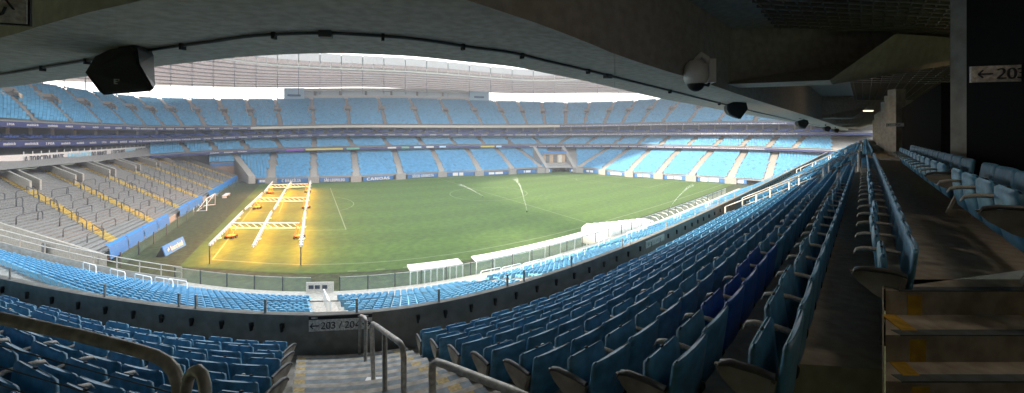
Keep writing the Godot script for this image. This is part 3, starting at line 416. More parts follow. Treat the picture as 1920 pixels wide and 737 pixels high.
func near_concrete() -> void:
	# stepped concrete under the near rows, one part for each tread
	for blk in [[-9.5, -0.25, 7, "curved concrete seating steps on the left of the aisle stairs"], [2.0, 70.0, 9, "long concrete seating steps running off to the right of the aisle"]]:
		var t := thing("seating_steps", blk[3], "concrete steps")
		for k in range(1, int(blk[2]) + 1):
			var m := MB.new()
			var a := []; var b := []
			var u0: float = blk[0]; var u1: float = blk[1]
			if k == 9: u0 = 2.6
			var n := 40 if u1 > 10 else 16
			for i in n + 1:
				var w := float(i) / n
				var u := lerpf(u0, u1, w * w if u1 > 10 else w)
				a.append(near_at(u, k, row_floor(k))); b.append(near_at(u, k - 1, row_floor(k)))
			m.strip(b, a)
			m.strip(a, up_by(a, STEP))
			m.strip(up_by(b, -STEP), b)
			m.quad(a[0], b[0], b[0] - Vector3(0, 1.0, 0), a[0] - Vector3(0, 1.0, 0))
			m.quad(a[n], b[n], b[n] - Vector3(0, 1.0, 0), a[n] - Vector3(0, 1.0, 0))
			part(t, "tread", m.done(), mt.floor)
	# aisle stairs: two steps for each row, worn paint strips on the nosings, yellow ends
	var st := thing("aisle_stairs", "wide worn concrete aisle stairs leading down to the parapet", "stairs")
	var n_steps := 14
	for j in n_steps:
		var k0 := 0.12 + j * 0.5
		var y := row_floor(0.6 + j * 0.5) + 0.26
		var m := MB.new()
		var f := []; var b := []
		for i in 9:
			var u := lerpf(-0.24, 1.98, i / 8.0)
			f.append(near_at(u, k0, y)); b.append(near_at(u, k0 + 0.52, y))
		m.strip(f, b)
		m.strip(up_by(f, -STEP * 0.5), f)
		for e in [0, 8]: m.quad(f[e], b[e], b[e] - Vector3(0, 0.6, 0), f[e] - Vector3(0, 0.6, 0))
		var s := part(st, "step", m.done(), mt.stairs)
		var nose := func(u0: float, u1: float, k1: float, k2: float, lift: float, mat: Material, called: String, drop: float):
			var a := []; var c := []
			for i in 7:
				var u := lerpf(u0, u1, i / 6.0)
				a.append(near_at(u, k1, y + lift)); c.append(near_at(u, k2, y + lift))
			var q := MB.new()
			q.strip(a, c)
			if drop > 0.0:
				var lip := 0.004 * lift / 0.004
				var a2 := []
				for p in a: a2.append(p + (a[0] - c[0]).normalized() * lip)
				q.strip(up_by(a2, -drop), a2)
			part(s, called, q.done(), mat)
		nose.call(-0.24, 1.98, k0 + 0.1, k0 + 0.4, 0.004, mt.tape_blue, "nosing_strip", 0.0)
		nose.call(-0.22, -0.06, k0 + 0.1, k0 + 0.36, 0.008, mt.worn_yellow, "edge_mark", 0.0)
		nose.call(1.68, 1.84, k0 + 0.1, k0 + 0.36, 0.008, mt.worn_yellow, "edge_mark", 0.0)
	# walk between parapet and first row
	var m3 := MB.new()
	var a3 := []; var b3 := []
	for i in 41:
		var u := lerpf(-9.5, 70.0, pow(i / 40.0, 1.7))
		a3.append(near_at(u, 0.15, row_floor(0.45) + 0.2)); b3.append(flat(cat(PARAPET, along(ROW_AT, u)), row_floor(0.45) + 0.2))
	m3.strip(a3, b3)
	structure("walkway", m3.done(), mt.floor)
	# parapet with brackets, balustrade glass and posts
	var pw := thing("parapet_wall", "curved dark concrete parapet wall in front of the seats", "wall")
	var m := MB.new()
	var fr := []; var bk := []
	for i in 91:
		var u := lerpf(-9.5, 70.0, pow(i / 90.0, 1.6))
		var p := cat(PARAPET, along(ROW_AT, u))
		var q := cat(PARAPET, along(ROW_AT, u) + 0.02)
		var b := frame_at(p, q)
		fr.append(p); bk.append(p - b.z * 0.16)
	var lowf := []; var lowb := []
	for i in fr.size():
		lowf.append(flat(fr[i], row_floor(0.4) - 0.1)); lowb.append(flat(bk[i], row_floor(0.4) - 3.2))
	m.strip(lowf, fr); m.strip(fr, bk); m.strip(bk, lowb); m.strip(lowb, lowf)
	part(pw, "wall", m.done(), mt.parapet)
	var cap := MB.new()
	cap.strip(up_by(fr, 0.012), up_by(bk, 0.012)); cap.strip(up_by(fr, -0.03), up_by(fr, 0.012))
	var bm := MB.new(true)
	bm.prism([Vector3(-0.05, 0.09, 0), Vector3(0.05, 0.09, 0), Vector3(0.055, 0.0, 0), Vector3(0.03, -0.03, 0), Vector3(0.02, -0.11, 0), Vector3(-0.02, -0.11, 0), Vector3(-0.03, -0.03, 0)], Vector3(0, 0, 0.05))
	var bracket := bm.done()
	var u := -8.6
	while u < 34.0:
		var p := cat(PARAPET, along(ROW_AT, u)); var b := frame_at(p, cat(PARAPET, along(ROW_AT, u) + 0.02))
		var o := part(pw, "bracket", bracket, mt.black)
		o.transform = Transform3D(b.scaled_local(Vector3(0.75, 0.8, 1)), p + b.z * 0.002 + Vector3(0, -0.24, 0))
		u += 0.62
		if u > -0.35 and u < 2.2: u = 2.25
	u = -7.7
	var i := 0
	var last := Vector3.ZERO
	for pu in [-9.0, -6.7, -4.4, -2.75, -2.4, -0.95, 0.95, 2.75, 4.55, 5.0, 6.6, 8.9, 9.3, 11.6, 14.0, 16.5, 19.0, 22.0, 25.0, 28.0, 32.0, 36.0, 41.0]:
		var p := cat(PARAPET, along(ROW_AT, pu)); var b := frame_at(p, cat(PARAPET, along(ROW_AT, pu) + 0.02))
		p -= b.z * 0.08
		var pm := MB.new()
		pm.box(p + Vector3(0, 0.13, 0), Vector3(0.045, 0.3, 0.03), b)
		part(pw, "glass_post", pm.done(), mt.steel)
		if i > 0 and absf(pu - last.x) > 0.6:
			var gm := MB.new(); var tm := MB.new()
			var g0 := []; var g1 := []
			for w in 7:
				var uu := lerpf(last.x + 0.05, pu - 0.05, w / 6.0)
				var q := cat(PARAPET, along(ROW_AT, uu)); var qb := frame_at(q, cat(PARAPET, along(ROW_AT, uu) + 0.02))
				g0.append(q - qb.z * 0.075 + Vector3(0, 0.004, 0)); g1.append(q - qb.z * 0.075 + Vector3(0, 0.25, 0))
			gm.strip(g0, g1)
			part(pw, "glass_pane", gm.done(), mt.glass)
			tm.strip(up_by(g1, 0.0), up_by(g1, 0.012))
			part(pw, "glass_edge", tm.done(), mt.white_steel)
		last = Vector3(pu, 0, 0)
		i += 1
	# direction sign on the parapet
	var c := cat(PARAPET, along(ROW_AT, 0.66)); var cb := frame_at(c, cat(PARAPET, along(ROW_AT, 0.66) + 0.05))
	var sg := thing("direction_sign", "white sign with arrows and 203 / 204 fixed on the parapet below the glass", "sign", c + cb.z * 0.03 + Vector3(0, -0.15, 0))
	sg.basis = cb
	var sm := MB.new(); sm.box(Vector3(0, -0.03, 0), Vector3(1.22, 0.23, 0.03)); part(sg, "panel", sm.done(), mt.white)
	sm = MB.new(); sm.box(Vector3(0, 0.125, 0.002), Vector3(1.22, 0.075, 0.034)); part(sg, "header", sm.done(), mt.black)
	lettering(sg, "203 / 204", 0.135, mt.ink, Vector3(0, -0.035, 0.02), Basis(), 0.98, false)
	arrow(sg, Vector3(-0.5, -0.035, 0.022), 0.13, -1.0, mt.ink); arrow(sg, Vector3(0.5, -0.035, 0.022), 0.13, 1.0, mt.ink)
	for q in [[-0.5, 0.12], [0.44, 0.2]]:
		sm = MB.new(); sm.box(Vector3(q[0], 0.125, 0.02), Vector3(q[1], 0.025, 0.008)); part(sg, "print_bar", sm.done(), mt.white)
	var c2 := cat(PARAPET, along(ROW_AT, 10.6)); var cb2 := frame_at(c2, cat(PARAPET, along(ROW_AT, 10.6) + 0.05))
	var sg2 := thing("direction_sign", "small pale sign on the parapet farther along to the right", "sign", c2 + cb2.z * 0.03 + Vector3(0, -0.2, 0))
	sg2.basis = cb2
	sm = MB.new(); sm.box(Vector3.ZERO, Vector3(1.6, 0.23, 0.03)); part(sg2, "panel", sm.done(), mt.cream)
	for q in [[-0.55, 0.16], [-0.2, 0.3], [0.25, 0.3]]:
		sm = MB.new(); sm.box(Vector3(q[0], 0, 0.02), Vector3(q[1], 0.1, 0.01)); part(sg2, "print_bar", sm.done(), mt.arm_grey)

func ceiling() -> void:
	var n := SOFFIT_EDGE.size() - 1
	var e := fine(SOFFIT_EDGE, 0, n, n * 4); var p := fine(SOFFIT_PIPE, 0, n, n * 4); var b := fine(SOFFIT_BEAM, 0, n, n * 4)
	var m := MB.new()
	p = up_by(p, 0.035)
	m.strip(e, up_by(e, 1.9))
	var cuts := [0.0, 16.9, 25.0]
	for i in cuts.size() - 1:   # cast bays with open joints between them
		var q := MB.new()
		var c0: float = cuts[i] + 0.006; var c1: float = cuts[i + 1] - 0.006
		var se := fine(SOFFIT_EDGE, c0, c1, 60); var sp := up_by(fine(SOFFIT_PIPE, c0, c1, 60), 0.035); var sb := fine(SOFFIT_BEAM, c0, c1, 60)
		q.strip(se, sp); q.strip(sp, sb)
		for w in [0, 60]:
			q.quad(se[w], sp[w], sp[w] + Vector3(0, 0.25, 0), se[w] + Vector3(0, 0.25, 0)); q.quad(sp[w], sb[w], sb[w] + Vector3(0, 0.25, 0), sp[w] + Vector3(0, 0.25, 0))
		structure("ceiling_panel", q.done(), mt.soffit)
	var bt := []
	for q in b: bt.append(flat(q, EYE + 3.2))
	m.strip(b, bt)
	structure("ceiling_soffit", m.done(), mt.soffit)
	m = MB.new()
	var back := []
	for q in b: back.append(Vector3(q.x * 1.0 + (3.0 if q.x > 0 else -3.0), EYE + 3.2, 4.0))
	m.strip(bt, back); m.strip(up_by(bt, 0.5), up_by(back, 0.5))
	var et := []
	for q in e: et.append(flat(q, EYE + 3.7))
	m.strip(up_by(bt, 0.5), et)
	for y in [0.0, 0.5]:
		m.quad(bt[0] + Vector3(0, y, 0), back[0] + Vector3(0, y, 0), Vector3(-28, EYE + 3.2 + y, 4), Vector3(-28, EYE + 3.2 + y, -18))
		m.quad(bt[0] + Vector3(0, y, 0), Vector3(-28, EYE + 3.2 + y, -18), flat(e[0], EYE + 3.2 + y), flat(e[0], EYE + 3.2 + y))
	structure("ceiling", m.done(), mt.soffit)
	# conduit
	var cd := thing("conduit_pipe", "dark conduit pipe clipped along the concrete soffit", "pipe")
	var cm := MB.new(true)
	cm.tube(up_by(p, -0.035).slice(8), 0.03, 7)
	part(cd, "pipe", cm.done(), mt.dark_steel)
	var clip := MB.new(); clip.box(Vector3(0, -0.01, 0), Vector3(0.05, 0.14, 0.1))
	var clipm := clip.done()
	for t in [4.0, 5.0, 7.5, 9.3, 11.2, 12.9, 14.3, 16.1, 18.2, 19.4]:
		var q := cat(SOFFIT_PIPE, t)
		var o := part(cd, "clip", clipm, mt.black)
		o.transform = Transform3D(frame_at(q, cat(SOFFIT_PIPE, t + 0.05)), q)
	for t in [10.1, 16.7]:
		var q := cat(SOFFIT_PIPE, t)
		var jb := MB.new(); jb.box(Vector3(0, -0.02, 0), Vector3(0.2, 0.12, 0.14))
		var o := part(cd, "junction_box", jb.done(), mt.dark_steel)
		o.transform = Transform3D(frame_at(q, cat(SOFFIT_PIPE, t + 0.05)), q)
	# cross beams with haunches
	var beams := [[[Vector3(5.949, 15.97, -12.973), Vector3(8.765, 15.97, -11.778), Vector3(10.592, 17.25, -11.77), Vector3(16.869, 17.3, -13.475), Vector3(16.869, 17.75, -13.475), Vector3(5.949, 17.75, -12.973)], Vector3(0.893, 0, -1.082)], [[Vector3(25.641, 15.82, -36.677), Vector3(28.974, 15.82, -36.272), Vector3(30.802, 17.25, -36.269), Vector3(35.938, 17.3, -36.858), Vector3(35.938, 17.75, -36.858), Vector3(25.641, 17.75, -36.677)], Vector3(1.196, 0, -1.449)], [[Vector3(40.49, 15.7, -54.664), Vector3(43.924, 15.7, -54.393), Vector3(45.753, 17.25, -54.391), Vector3(50.711, 17.3, -54.785), Vector3(50.711, 17.75, -54.785), Vector3(40.49, 17.75, -54.664)], Vector3(1.196, 0, -1.45)], [[Vector3(55.39, 15.55, -72.72), Vector3(58.876, 15.55, -72.517), Vector3(60.705, 17.25, -72.515), Vector3(65.577, 17.3, -72.812), Vector3(65.577, 17.75, -72.812), Vector3(55.39, 17.75, -72.72)], Vector3(1.196, 0, -1.45)], [[Vector3(70.311, 15.45, -90.805), Vector3(73.829, 15.45, -90.642), Vector3(75.659, 17.25, -90.641), Vector3(80.479, 17.3, -90.878), Vector3(80.479, 17.75, -90.878), Vector3(70.311, 17.75, -90.805)], Vector3(1.196, 0, -1.45)]]
	for bm in beams:
		m = MB.new()
		var poly := []
		for q in bm[0]: poly.append(q)
		m.quad(poly[0], poly[1], poly[4], poly[5]); m.quad(poly[1], poly[2], poly[3], poly[4])
		var off: Vector3 = bm[1]
		m.quad(poly[0] + off, poly[1] + off, poly[4] + off, poly[5] + off); m.quad(poly[1] + off, poly[2] + off, poly[3] + off, poly[4] + off)
		m.quad(poly[0], poly[1], poly[1] + off, poly[0] + off); m.quad(poly[1], poly[2], poly[2] + off, poly[1] + off); m.quad(poly[2], poly[3], poly[3] + off, poly[2] + off)
		structure("ceiling_beam", m.done(), mt.soffit)

# ---------- the ring of stands round the pitch
func far_seat_mesh() -> ArrayMesh:
	var m := MB.new()
	m.box(Vector3(0, 0.66, 0.2), Vector3(0.9, 0.5, 0.08), Basis(Vector3.RIGHT, -0.2))
	m.box(Vector3(0, 0.42, -0.08), Vector3(0.9, 0.08, 0.44))
	return m.done()
func blue_tint(j: int) -> Color:
	var v := rng.randf_range(0.86, 1.12)
	if rng.randf() < 0.03: v *= 0.75
	return Color(0.1 * v + 0.006 * (j % 2), 0.32 * v, 0.52 * v)
func tier_seats(front: Array, back: Array, n: int, s0: float, s1: float, gaps: Array, half_gap: float, sp: float, tint: Callable) -> Array:
	var spots := []; var tints := []
	for j in n:
		var fr := (j + 0.55) / n
		var s := s0
		while s < s1:
			var p := cat(front, s).lerp(cat(back, s), fr)
			var q := cat(front, s + 0.05).lerp(cat(back, s + 0.05), fr)
			var per := p.distance_to(q) / 0.05
			var hit := false
			for g in gaps:
				if g.size() == 4:
					if s < lerpf(g[0], g[1], fr): hit = true
				elif absf(s - lerpf(g[0], g[1], fr)) * per < (half_gap if g.size() < 3 else g[2]):
					hit = true
					break
			if not hit:
				var b := frame_at(q, p)
				b.x *= sp * 0.94
				spots.append(Transform3D(b, p)); tints.append(tint.call(j))
			s += sp / per
	return [spots, tints]
func aisle_strip(front: Array, back: Array, g: Array, w: float, lift: float, f0 := 0.0, f1 := 1.0) -> ArrayMesh:
	var m := MB.new()
	var a := []; var c := []
	for i in 9:
		var fr := lerpf(f0, f1, i / 8.0)
		var s := lerpf(g[0], g[1], fr)
		var p := cat(front, s).lerp(cat(back, s), fr) + Vector3(0, lift, 0)
		var x := (cat(front, s + 0.05).lerp(cat(back, s + 0.05), fr) - p); x.y = 0; x = x.normalized() * w
		a.append(p - x); c.append(p + x)
	m.strip(a, c)
	return m.done()
func ribbon(a: Array, c: Array, s0: float, s1: float, n: int) -> ArrayMesh:
	var m := MB.new()
	m.strip(fine(a, s0, s1, n), fine(c, s0, s1, n))
	return m.done()
func board_text(parent: Node, upper: Array, lower: Array, p: float, text: String, k: float, m: Material, squeeze := 1.25, out_by := 0.12) -> void:
	var s := st_of(p)
	var a := cat(upper, s); var c := cat(lower, s)
	var b := frame_at(cat(upper, s - 0.1), cat(upper, s + 0.1))
	lettering(parent, text, (a.y - c.y) * k, m, (a + c) * 0.5 + b.z * out_by, b, squeeze)

func far_ring() -> void:
	var N := 132
	var seat := far_seat_mesh()
	# --- upper stand
	var up_px := [-60, 19, 92, 154, 203, 244, 281, 321, 368, 419, 469, 521, 586, 652, 716, 777, 835, 890, 940, 979, 1019, 1061, 1101, 1143, 1180, 1219, 1262, 1313, 1370, 1440, 1520]
	var lean_at := [-60, 92, 281, 480, 586, 652, 716, 777, 890, 960, 1019, 1061, 1143, 1262, 1520]
	var lean := [50, 45, 25, 8, 2, 3, 7, 10, 14, 12, 3, 0, -10, -20, -28]
	var gaps := []
	for p in up_px:
		var t := along(lean_at, p)
		var i := clampi(int(t), 0, lean.size() - 2)
		var l := lerpf(lean[i], lean[i + 1], clampf(t - i, 0, 1))
		gaps.append([st_of(p + l), st_of(p - l)])
	var us := thing("upper_stand", "high upper stand of pale blue seats ringing the far side", "grandstand")
	var m := MB.new()
	m.strip(fine(UP_FRONT, 0, 22, N), fine(UP_BACK, 0, 22, N))
	m.strip(fine(UP_BACK, 0, 22, N), up_by(fine(UP_BACK, 0, 22, N), -1.5))
	m.strip(fine(UP_LOW, 0, 22, N), fine(BOX_BACK_TOP, 0, 22, N))
	m.strip(up_by(fine(UP_BACK, 0, 22, N), -1.5), fine(BOX_BACK_TOP, 0, 22, N))
	part(us, "deck", m.done(), mt.deck)
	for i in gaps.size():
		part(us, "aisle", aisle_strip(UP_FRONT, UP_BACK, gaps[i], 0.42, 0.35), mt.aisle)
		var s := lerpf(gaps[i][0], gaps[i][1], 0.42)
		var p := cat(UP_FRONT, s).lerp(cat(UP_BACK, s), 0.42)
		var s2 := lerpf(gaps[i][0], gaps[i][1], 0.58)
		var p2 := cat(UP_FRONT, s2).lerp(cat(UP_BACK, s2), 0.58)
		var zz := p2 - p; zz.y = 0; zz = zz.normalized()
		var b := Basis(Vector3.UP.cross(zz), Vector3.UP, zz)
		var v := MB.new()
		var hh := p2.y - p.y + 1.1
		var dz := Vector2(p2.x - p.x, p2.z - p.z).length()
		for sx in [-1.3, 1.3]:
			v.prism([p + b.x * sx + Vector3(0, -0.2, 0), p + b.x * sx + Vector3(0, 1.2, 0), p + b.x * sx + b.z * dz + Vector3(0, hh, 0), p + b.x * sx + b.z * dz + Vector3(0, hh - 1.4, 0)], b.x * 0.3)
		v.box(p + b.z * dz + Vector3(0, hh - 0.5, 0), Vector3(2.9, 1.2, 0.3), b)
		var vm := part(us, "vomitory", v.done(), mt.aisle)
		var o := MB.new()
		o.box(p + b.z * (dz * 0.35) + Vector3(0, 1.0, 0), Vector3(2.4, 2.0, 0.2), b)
		part(vm, "painted_opening", o.done(), mt.wall_dark)  # solid face, the shade of the passage is in its colour
	var fb := part(us, "fascia_board", ribbon(UP_FRONT, UP_LOW, 0, st_of(470), 60), mt.navy)
	part(us, "fascia", ribbon(UP_FRONT, UP_LOW, st_of(470), st_of(1050), 40), mt.cream)
	var fb2 := part(us, "fascia_board", ribbon(UP_FRONT, UP_LOW, st_of(1050), 22, 50), mt.navy)
	var i2 := 0
	for p in [18, 60, 98, 128, 154, 178, 200, 221, 239, 254, 269, 283, 300, 318, 336, 356, 378, 402, 428, 455]:
		board_text(fb, UP_FRONT, UP_LOW, p, "I POA" if i2 % 4 == 0 else "melnick", 0.42 if p < 220 else 0.5, mt.white, 1.15)
		i2 += 1
	for k in 20:
		board_text(fb2, UP_FRONT, UP_LOW, 1062 + k * 21, "melnick", 0.55, mt.white, 1.9)
	var got := tier_seats(UP_FRONT, UP_BACK, 32, st_of(-90), 21.2, gaps, 0.82, 0.85, blue_tint)
	many("upper_tier_seats", "rows of pale blue seats filling the high upper stand", "seats", seat, mt.far_seat, got[0], got[1])
	# --- box tier
	var bs := thing("box_tier", "shaded strip of private boxes with navy seats under the upper stand", "grandstand")
	m = MB.new()
	m.strip(fine(BOX_FRONT, 0, 22, N), fine(BOX_BACK_LOW, 0, 22, N))
	m.strip(fine(BOX_LOW, 0, 22, N), fine(MID_WALL, 0, 22, N))
	part(bs, "deck", m.done(), mt.deck)
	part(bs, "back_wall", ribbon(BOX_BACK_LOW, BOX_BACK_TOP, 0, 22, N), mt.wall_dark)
	var bb := part(bs, "fascia_board", ribbon(BOX_FRONT, BOX_LOW, 0, 22, N), mt.navy)
	i2 = 0
	for p in [16, 58, 93, 122, 149, 173, 194, 212, 230, 247, 261, 274, 287, 300, 315, 330, 348, 367, 388, 409, 432, 455, 478, 502, 526, 552, 580, 606, 632, 658, 684, 710, 734, 760, 786, 812, 836, 860, 884, 908, 932, 955]:
		board_text(bb, BOX_FRONT, BOX_LOW, p, "I POA" if i2 % 4 == 2 else "melnick", 0.42 if p < 200 else 0.5, mt.white, 1.15)
		i2 += 1
	for k in 24:
		board_text(bb, BOX_FRONT, BOX_LOW, 976 + k * 22, "melnick", 0.55, mt.white, 1.9)
	var bgaps := []
	var pq := -40.0
	while pq < 1540:
		bgaps.append([st_of(pq), st_of(pq - clampf((600 - pq) * 0.06, -16, 26))])
		part(bs, "aisle", aisle_strip(BOX_FRONT, BOX_BACK_LOW, bgaps[-1], 0.5, 0.3), mt.aisle)
		var s := st_of(pq + 10)
		var a := cat(BOX_BACK_LOW, s); var c := cat(BOX_BACK_TOP, s)
		var post := MB.new()
		post.bar(a.lerp(cat(BOX_FRONT, s), 0.25), c.lerp(cat(UP_LOW, s), 0.25), 0.5, 0.5)
		part(bs, "post", post.done(), mt.deck)
		pq += clampf(lerpf(44, 32, (pq + 40) / 500.0), 30, 44)
	got = tier_seats(BOX_FRONT, BOX_BACK_LOW, 5, st_of(-60), 21, bgaps, 0.9, 0.8, func(_j): return Color(0.03, 0.06, 0.22) * rng.randf_range(0.8, 1.3))
	many("box_seats", "rows of navy seats in front of the private boxes", "seats", seat, mt.far_seat, got[0], got[1])
	# --- middle stand
	var ms := thing("middle_stand", "shallow shaded middle stand of blue seats below the boxes", "grandstand")
	m = MB.new()
	m.strip(fine(MID_FRONT, 0, 22, N), fine(MID_BACK, 0, 22, N))
	m.strip(fine(MID_LOW, 0, 22, N), fine(LOWER_WALL, 0, 22, N))
	part(ms, "deck", m.done(), mt.deck)
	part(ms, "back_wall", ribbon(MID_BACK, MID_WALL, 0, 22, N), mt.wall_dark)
	var mb := part(ms, "fascia_board", ribbon(MID_FRONT, MID_LOW, st_of(280), 22, N), mt.navy)
	var mgaps := []
	for p in [345, 398, 456, 519, 589, 656, 722, 787, 848, 902, 953, 1006, 1058, 1110, 1161, 1205, 1248, 1300, 1350, 1400, 1450, 1500]:
		var l := clampf((600 - p) * 0.03, -12, 14) if p < 1000 else (-8.0 if p < 1040 else 10.0)
		if p < 520: l = -8
		if p > 600 and p < 1000: l = -6
		mgaps.append([st_of(p - l), st_of(p + l)])
		part(ms, "aisle", aisle_strip(MID_FRONT, MID_BACK, mgaps[-1], 0.75, 0.3), mt.aisle)
	got = tier_seats(MID_FRONT, MID_BACK, 10, st_of(285), 21, mgaps, 1.0, 0.85, blue_tint)
	many("middle_tier_seats", "rows of blue seats filling the shaded middle stand", "seats", seat, mt.far_seat, got[0], got[1])
	var ads := [[500, 30, mt.ink], [553, 32, mt.purple], [608, 70, mt.ad_yellow], [662, 24, mt.ad_green], [735, 16, mt.white], [760, 14, mt.ad_green], [783, 14, mt.light_blue], [806, 14, mt.white], [830, 12, mt.light_blue], [914, 26, mt.ad_yellow], [935, 10, mt.light_blue]]
	for a in ads:
		var s0 := st_of(a[0] - a[1] * 0.5); var s1 := st_of(a[0] + a[1] * 0.5)
		var q := MB.new()
		var e0 := fine(MID_FRONT, s0, s1, 4); var e1 := fine(MID_LOW, s0, s1, 4)
		var bz := frame_at(e0[0], e0[4]).z * 0.08
		q.strip(e0.map(func(v): return v + bz + Vector3(0, -0.1, 0)), e1.map(func(v): return v + bz + Vector3(0, 0.1, 0)))
		part(mb, "advert_panel", q.done(), a[2])
	for w in [[402, "KONAMI"], [428, "KONAMI"], [454, "KONAMI"]]:
		board_text(mb, MID_FRONT, MID_LOW, w[0], w[1], 0.5, mt.white, 1.2, 0.2)
	for k in 26:
		board_text(mb, MID_FRONT, MID_LOW, 1000 + k * 17, "melnick", 0.5, mt.white, 1.4)
	# --- lower stand
	var ls := thing("lower_stand", "broad bright blue lower stand beyond the pitch", "grandstand")
	var l0 := st_of(443); var l1 := 21.4
	var lf := st_of(480)
	m = MB.new()
	m.strip(fine(LOWER_FRONT, lf, l1, 100), fine(LOWER_BACK, l0, l1, 100))
	part(ls, "deck", m.done(), mt.deck)
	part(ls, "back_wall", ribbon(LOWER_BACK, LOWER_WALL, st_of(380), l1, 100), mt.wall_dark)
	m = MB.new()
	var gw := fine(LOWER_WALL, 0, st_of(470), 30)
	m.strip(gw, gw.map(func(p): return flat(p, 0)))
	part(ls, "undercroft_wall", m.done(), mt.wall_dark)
	# raised corner block over the service tunnel
	var k0 := fine(LOWER_FRONT, st_of(386), st_of(436), 8); var k1 := fine(LOWER_BACK, st_of(386), st_of(440), 8)
	var km := []
	for i in 9: km.append(k0[i].lerp(k1[i], 0.66))
	m = MB.new()
	m.strip(km, k1)
	part(ls, "corner_deck", m.done(), mt.deck)
	m = MB.new(); m.strip(km, up_by(km, -1.1)); part(ls, "corner_fascia", m.done(), mt.board_blue)
	m = MB.new(); m.strip(up_by(km, -1.1), km.map(func(p): return flat(p, 0))); part(ls, "tunnel_wall", m.done(), mt.brown)
	m = MB.new()
	m.prism([cat(LOWER_FRONT, lf) + Vector3(0, 0.9, 0), cat(LOWER_BACK, l0) + Vector3(0, 0.9, 0), flat(cat(LOWER_BACK, l0), 0), flat(cat(LOWER_FRONT, lf), 0)], Vector3(-1.6, 0, 0.6))
	part(ls, "end_wall", m.done(), mt.concrete)
	var lgaps := []
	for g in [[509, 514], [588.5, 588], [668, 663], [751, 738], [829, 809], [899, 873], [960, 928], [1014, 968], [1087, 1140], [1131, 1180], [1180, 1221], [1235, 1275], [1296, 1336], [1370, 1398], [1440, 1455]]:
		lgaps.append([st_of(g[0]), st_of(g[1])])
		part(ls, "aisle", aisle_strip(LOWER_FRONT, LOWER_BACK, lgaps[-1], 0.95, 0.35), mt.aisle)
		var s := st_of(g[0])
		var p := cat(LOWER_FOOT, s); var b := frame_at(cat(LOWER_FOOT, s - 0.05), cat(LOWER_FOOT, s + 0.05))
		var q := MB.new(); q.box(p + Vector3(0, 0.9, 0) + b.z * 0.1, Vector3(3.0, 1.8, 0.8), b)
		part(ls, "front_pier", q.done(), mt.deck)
		# solid dark box at each aisle head, shade under the overhang painted in
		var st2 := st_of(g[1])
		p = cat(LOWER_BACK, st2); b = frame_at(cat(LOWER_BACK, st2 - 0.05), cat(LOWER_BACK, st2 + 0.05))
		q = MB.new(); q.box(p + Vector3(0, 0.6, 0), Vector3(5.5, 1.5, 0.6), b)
		part(ls, "painted_exit_mouth", q.done(), mt.wall_dark)
	var corner := [st_of(1050), st_of(1054), 6.4]
	got = tier_seats(LOWER_FRONT, LOWER_BACK, 26, l0, l1, lgaps + [corner, [st_of(480), st_of(444), 0.0, 1]], 1.2, 0.85, blue_tint)
	var got2 := tier_seats(km, k1, 9, 0.1, 7.9, [], 1.0, 0.85, blue_tint)
	got[0].append_array(got2[0]); got[1].append_array(got2[1])
	many("lower_tier_seats", "rows of bright blue seats filling the lower stand beyond the pitch", "seats", seat, mt.far_seat, got[0], got[1])
	# corner gate
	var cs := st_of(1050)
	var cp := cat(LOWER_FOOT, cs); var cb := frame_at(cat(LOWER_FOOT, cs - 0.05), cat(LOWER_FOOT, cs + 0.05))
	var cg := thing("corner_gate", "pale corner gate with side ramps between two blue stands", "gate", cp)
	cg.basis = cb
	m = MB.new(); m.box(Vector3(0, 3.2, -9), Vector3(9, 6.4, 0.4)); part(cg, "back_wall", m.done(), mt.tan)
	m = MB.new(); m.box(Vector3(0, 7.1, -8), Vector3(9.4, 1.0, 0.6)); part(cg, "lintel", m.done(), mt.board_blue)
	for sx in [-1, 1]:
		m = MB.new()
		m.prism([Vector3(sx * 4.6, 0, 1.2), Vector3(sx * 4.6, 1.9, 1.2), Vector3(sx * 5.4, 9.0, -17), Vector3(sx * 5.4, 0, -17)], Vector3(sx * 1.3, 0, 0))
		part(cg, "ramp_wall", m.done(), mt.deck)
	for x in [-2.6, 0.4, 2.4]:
		m = MB.new(); m.box(Vector3(x, 4.6, -8.7), Vector3(1.4, 3.0, 0.3)); part(cg, "painted_opening", m.done(), mt.wall_dark if x < 2 else mt.cream)  # flat panels on the wall, the darker tone is painted shade
	for x in 7:
		m = MB.new(); m.box(Vector3(-3.9 + x * 1.3, 1.3, -4), Vector3(0.18, 2.6, 0.18)); part(cg, "gate_post", m.done(), mt.deck)
	m = MB.new(); m.box(Vector3(0, 2.5, -4), Vector3(8.6, 0.25, 0.2)); part(cg, "gate_rail", m.done(), mt.deck)
	# pitch-side boards
	var bd := [[484, 503, ""], [517, 576, "C BRASÍLIA"], [600, 655, "SÃO LEOPOLDO"], [681, 737, "CANOAS"], [764, 822, "SÓCIO GREMISTA"], [838, 890, ""], [908, 954, ""], [969, 1006, ""], [1020, 1034, ""], [1068, 1082, ""], [1092, 1126, ""], [1138, 1174, ""], [1187, 1229, ""], [1242, 1290, ""], [1302, 1362, ""], [1376, 1400, ""]]
	var placed_as := ["beyond the light rigs", "", "", "", "", "just left of the halfway line", "second past halfway", "third before the corner gate", "just before the corner gate", "tiny, just past the corner gate", "first long one past the corner gate", "second long one past the corner gate", "third long one past the corner gate", "fourth long one past the corner gate", "fifth and longest past the corner gate", "last before the near stand"]
